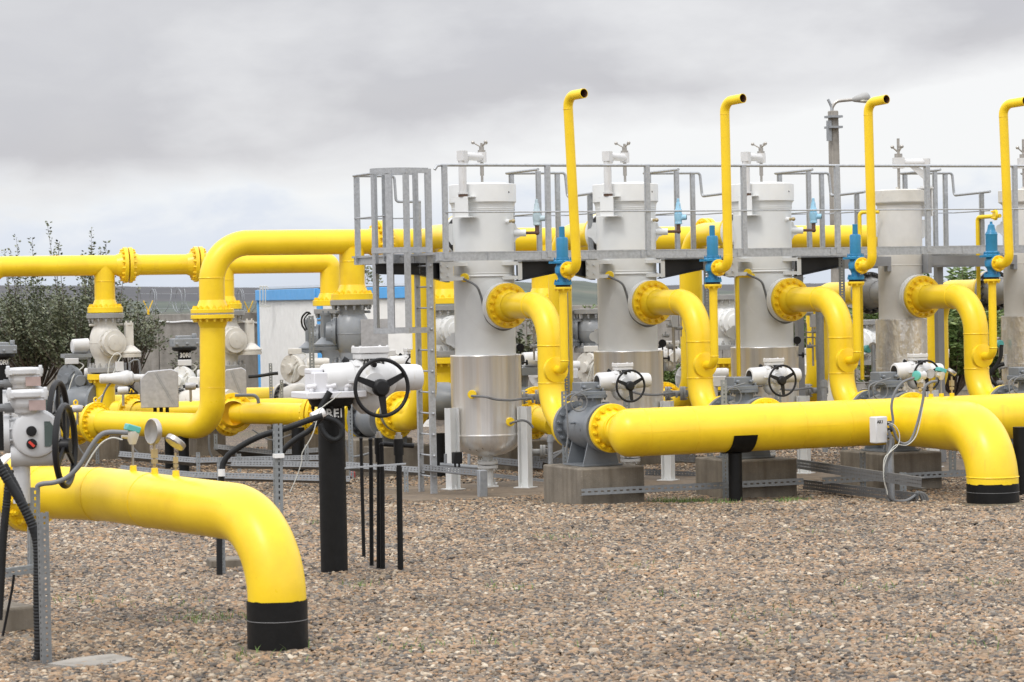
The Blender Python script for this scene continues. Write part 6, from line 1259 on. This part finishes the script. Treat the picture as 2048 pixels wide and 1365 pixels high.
# small light blue relief valves on the tanks, instruments and clutter seen between tanks
for i,l in enumerate(('worn light blue relief valve on the right side of the first tank','rusty light blue relief valve on the right side of the second tank','clean light blue relief valve on the right side of the third tank')):
    ox=DX*i; b=V(X0+.40+ox,34.9,3.62); t=thing('small_relief_valve',b,l,'relief valve','small light blue relief valves')
    G().cyl(b,b+V(.16,-.08,0),.05,n=14).build('side_stub',LGRU,t); q=b+V(.30,-.15,0); g=G().cyl(b+V(.16,-.08,0),q,.022,n=10); g.ball(q,.035,10,8); g.cyl(q,q+V(0,0,.1),.03,n=10); g.build('elbow',M('rusty_fitting',(.09,.045,.03),.6,var=.3),t)
    m=LBLU if i else M('worn_pale_blue',(.42,.52,.56),.5,var=.15,sc=10,dirt=.4,dcol=(.4,.2,.1)); g=G().lathe(q+V(0,0,.1),(0,0,1),[(0,.035),(.01,.055),(.03,.055),(.04,.05),(.10,.06),(.16,.06),(.165,.048),(.19,.055),(.21,.055),(.23,.042),(.31,.032),(.315,.024),(.37,.02),(.375,.01)],20); g.cyl(q+V(0,0,.2),q+V(.10,-.06,.2),.04,n=14); g.build('valve_body',m,t); G().cyl(q+V(.1,-.06,.2),q+V(.105,-.063,.2),.032,n=14).build('bore',BLK2,t)
for x,y,D,l in ((1041,695,38.6,'black round gauge on a thin stem right of the first tank'),(1325,687,39.4,'black round gauge with chrome ring right of the second tank'),(1594,681,40.0,'black round gauge right of the third tank'),(1745,692,41,'small chrome gauge left of the slim fourth tank'),(1998,682,42.0,'chrome gauge left of the fifth tank')):
    c=A(x,y,D=D); t=thing('black_gauge',c-V(0,0,.5),l,'gauge','gauges beside the tanks'); g=G().lathe(c,V(-.45,-.9,0),[(0,.05),(.01,.058),(.05,.058),(.055,.05)],20); g.build('gauge_case',BLK2 if x<1700 else STEEL,t); g=G().cyl(c-V(0,0,.05),c-V(0,0,.5),.012,n=8); g.cyl(c-V(0,0,.22),c+V(.08,-.03,-.22),.012,n=8); g.cyl(c+V(.07,-.03,-.22),c+V(.09,-.035,-.22),.04,n=12); g.build('stem',BLK2 if x<1700 else STEEL,t)
for i,(x,y,D) in enumerate(((1060,795,39.6),(1350,788,40.6),(1630,782,41.4),(1070,905,40.2))):
    p=A(x-25,y,D=D); q=A(x+26,y-1,D=D); d=(q-p).normalized(); g=G().cyl(p,q,.045,n=16)
    for k in (.15,.26,.74,.85): c=p.lerp(q,k); g.lathe(c-d*.018,d,[(0,.105),(.036,.105)],22); 
    g.bolts(p.lerp(q,.26)+d*.018,d,.083,6,.014,.02); g.bolts(p.lerp(q,.85)+d*.018,d,.083,6,.014,.02); o=g.build('flanged_line',GRN); tag(o,['small flanged grey line right of the first tank','small flanged grey line right of the second tank','small flanged grey line right of the third tank','low flanged grey line beside the right leg of the first tank'][i],'pipe','small flanged grey lines')
for x,y0_,y1_,D,r,l in ((1100,870,930,37.6,.035,'slim steel pipe post left of the concrete block at the domed pipe end'),(1648,760,905,38.6,.04,'slim steel tube right of the third tank'),(1746,690,800,40.5,.03,'slim steel tube left of the slim fourth tank'),(1639,620,815,40.2,.06,'square grey platform leg right of the third tank')):
    a=A(x,y0_,D=D); b=A(x,y1_,D=D); g=G().cyl(V(a.x,a.y,b.z),a,r,n=16); 
    if r<.05: g.lathe(V(a.x,a.y,a.z-.1),(0,0,1),[(0,r*1.3),(.08,r*1.3)],16)
    tag(g.build('tube_post',ZINC),l,'tube','slim steel tubes')
def rack(x,y,D,label,seed):
    """instrument rack: tubing, small valves and a pale panel"""
    rng=random.Random(seed); c=A(x,y,D=D); t=thing('instrument_rack',(c.x,c.y,c.z-.6),label,'instrument rack','instrument racks between the tanks'); g=G()
    for k in range(4): z=c.z+rng.uniform(-.3,.3); xx=rng.uniform(-.25,.1); g.tube([V(c.x+xx,c.y,z),V(c.x+xx+.25,c.y,z),V(c.x+xx+.25,c.y,z-.35)],.010,8,bend=.04)
    for k in range(2): g.cyl(V(c.x-.2+.35*k,c.y+.03,c.z-.6),V(c.x-.2+.35*k,c.y+.03,c.z+.4),.016,n=8)
    g.build('tubing',STEEL,t); g=G()
    for k in range(5): p=V(c.x+rng.uniform(-.22,.22),c.y-.04,c.z+rng.uniform(-.4,.3)); g.cyl(p-V(.05,0,0),p+V(.05,0,0),.03,n=10); g.cyl(p,p+V(0,0,.06),.014,n=8)
    g.build('needle_valves',GRN,t); G().box((c.x+.12,c.y-.05,c.z+.1),(.11,.04,.2)).build('panel',WHT,t,bevel=.006)
    G().lathe((c.x-.05,c.y-.05,c.z+.36),(0,-1,0),[(0,.06),(.08,.06),(.09,.05)],16).build('cap',TEAL,t)
rack(1050,640,40.0,'instrument rack with pale panel between the first tank and its outlet pipe',1)
rack(1332,655,40.8,'instrument rack between the second tank and its outlet pipe',2)
rack(1610,655,41.6,'instrument rack between the third tank and its outlet pipe',3)
rack(1735,745,41.5,'instrument tubing left of the slim fourth tank',4)
rack(1998,735,41.5,'black hoses and instruments left of the fifth tank',5)
for k,(pts,l) in enumerate((([(2003,690),(2001,715),(1990,735),(1975,748)],'upper black hose left of the fifth tank'),([(2008,728),(1992,735),(1975,755)],'middle black hose left of the fifth tank'),([(1976,760),(1990,768),(2000,785)],'lower black hose left of the fifth tank'))):
    tag(G().wire([A(x,y,D=39.8) for x,y in pts],.03,10).build('black_hose',RUB),l,'hose','black hoses beside the fifth tank')
for x,l in ((1172,'thin mast seen between the first outlet pipe and the second tank'),):
    pass
build_gravel()
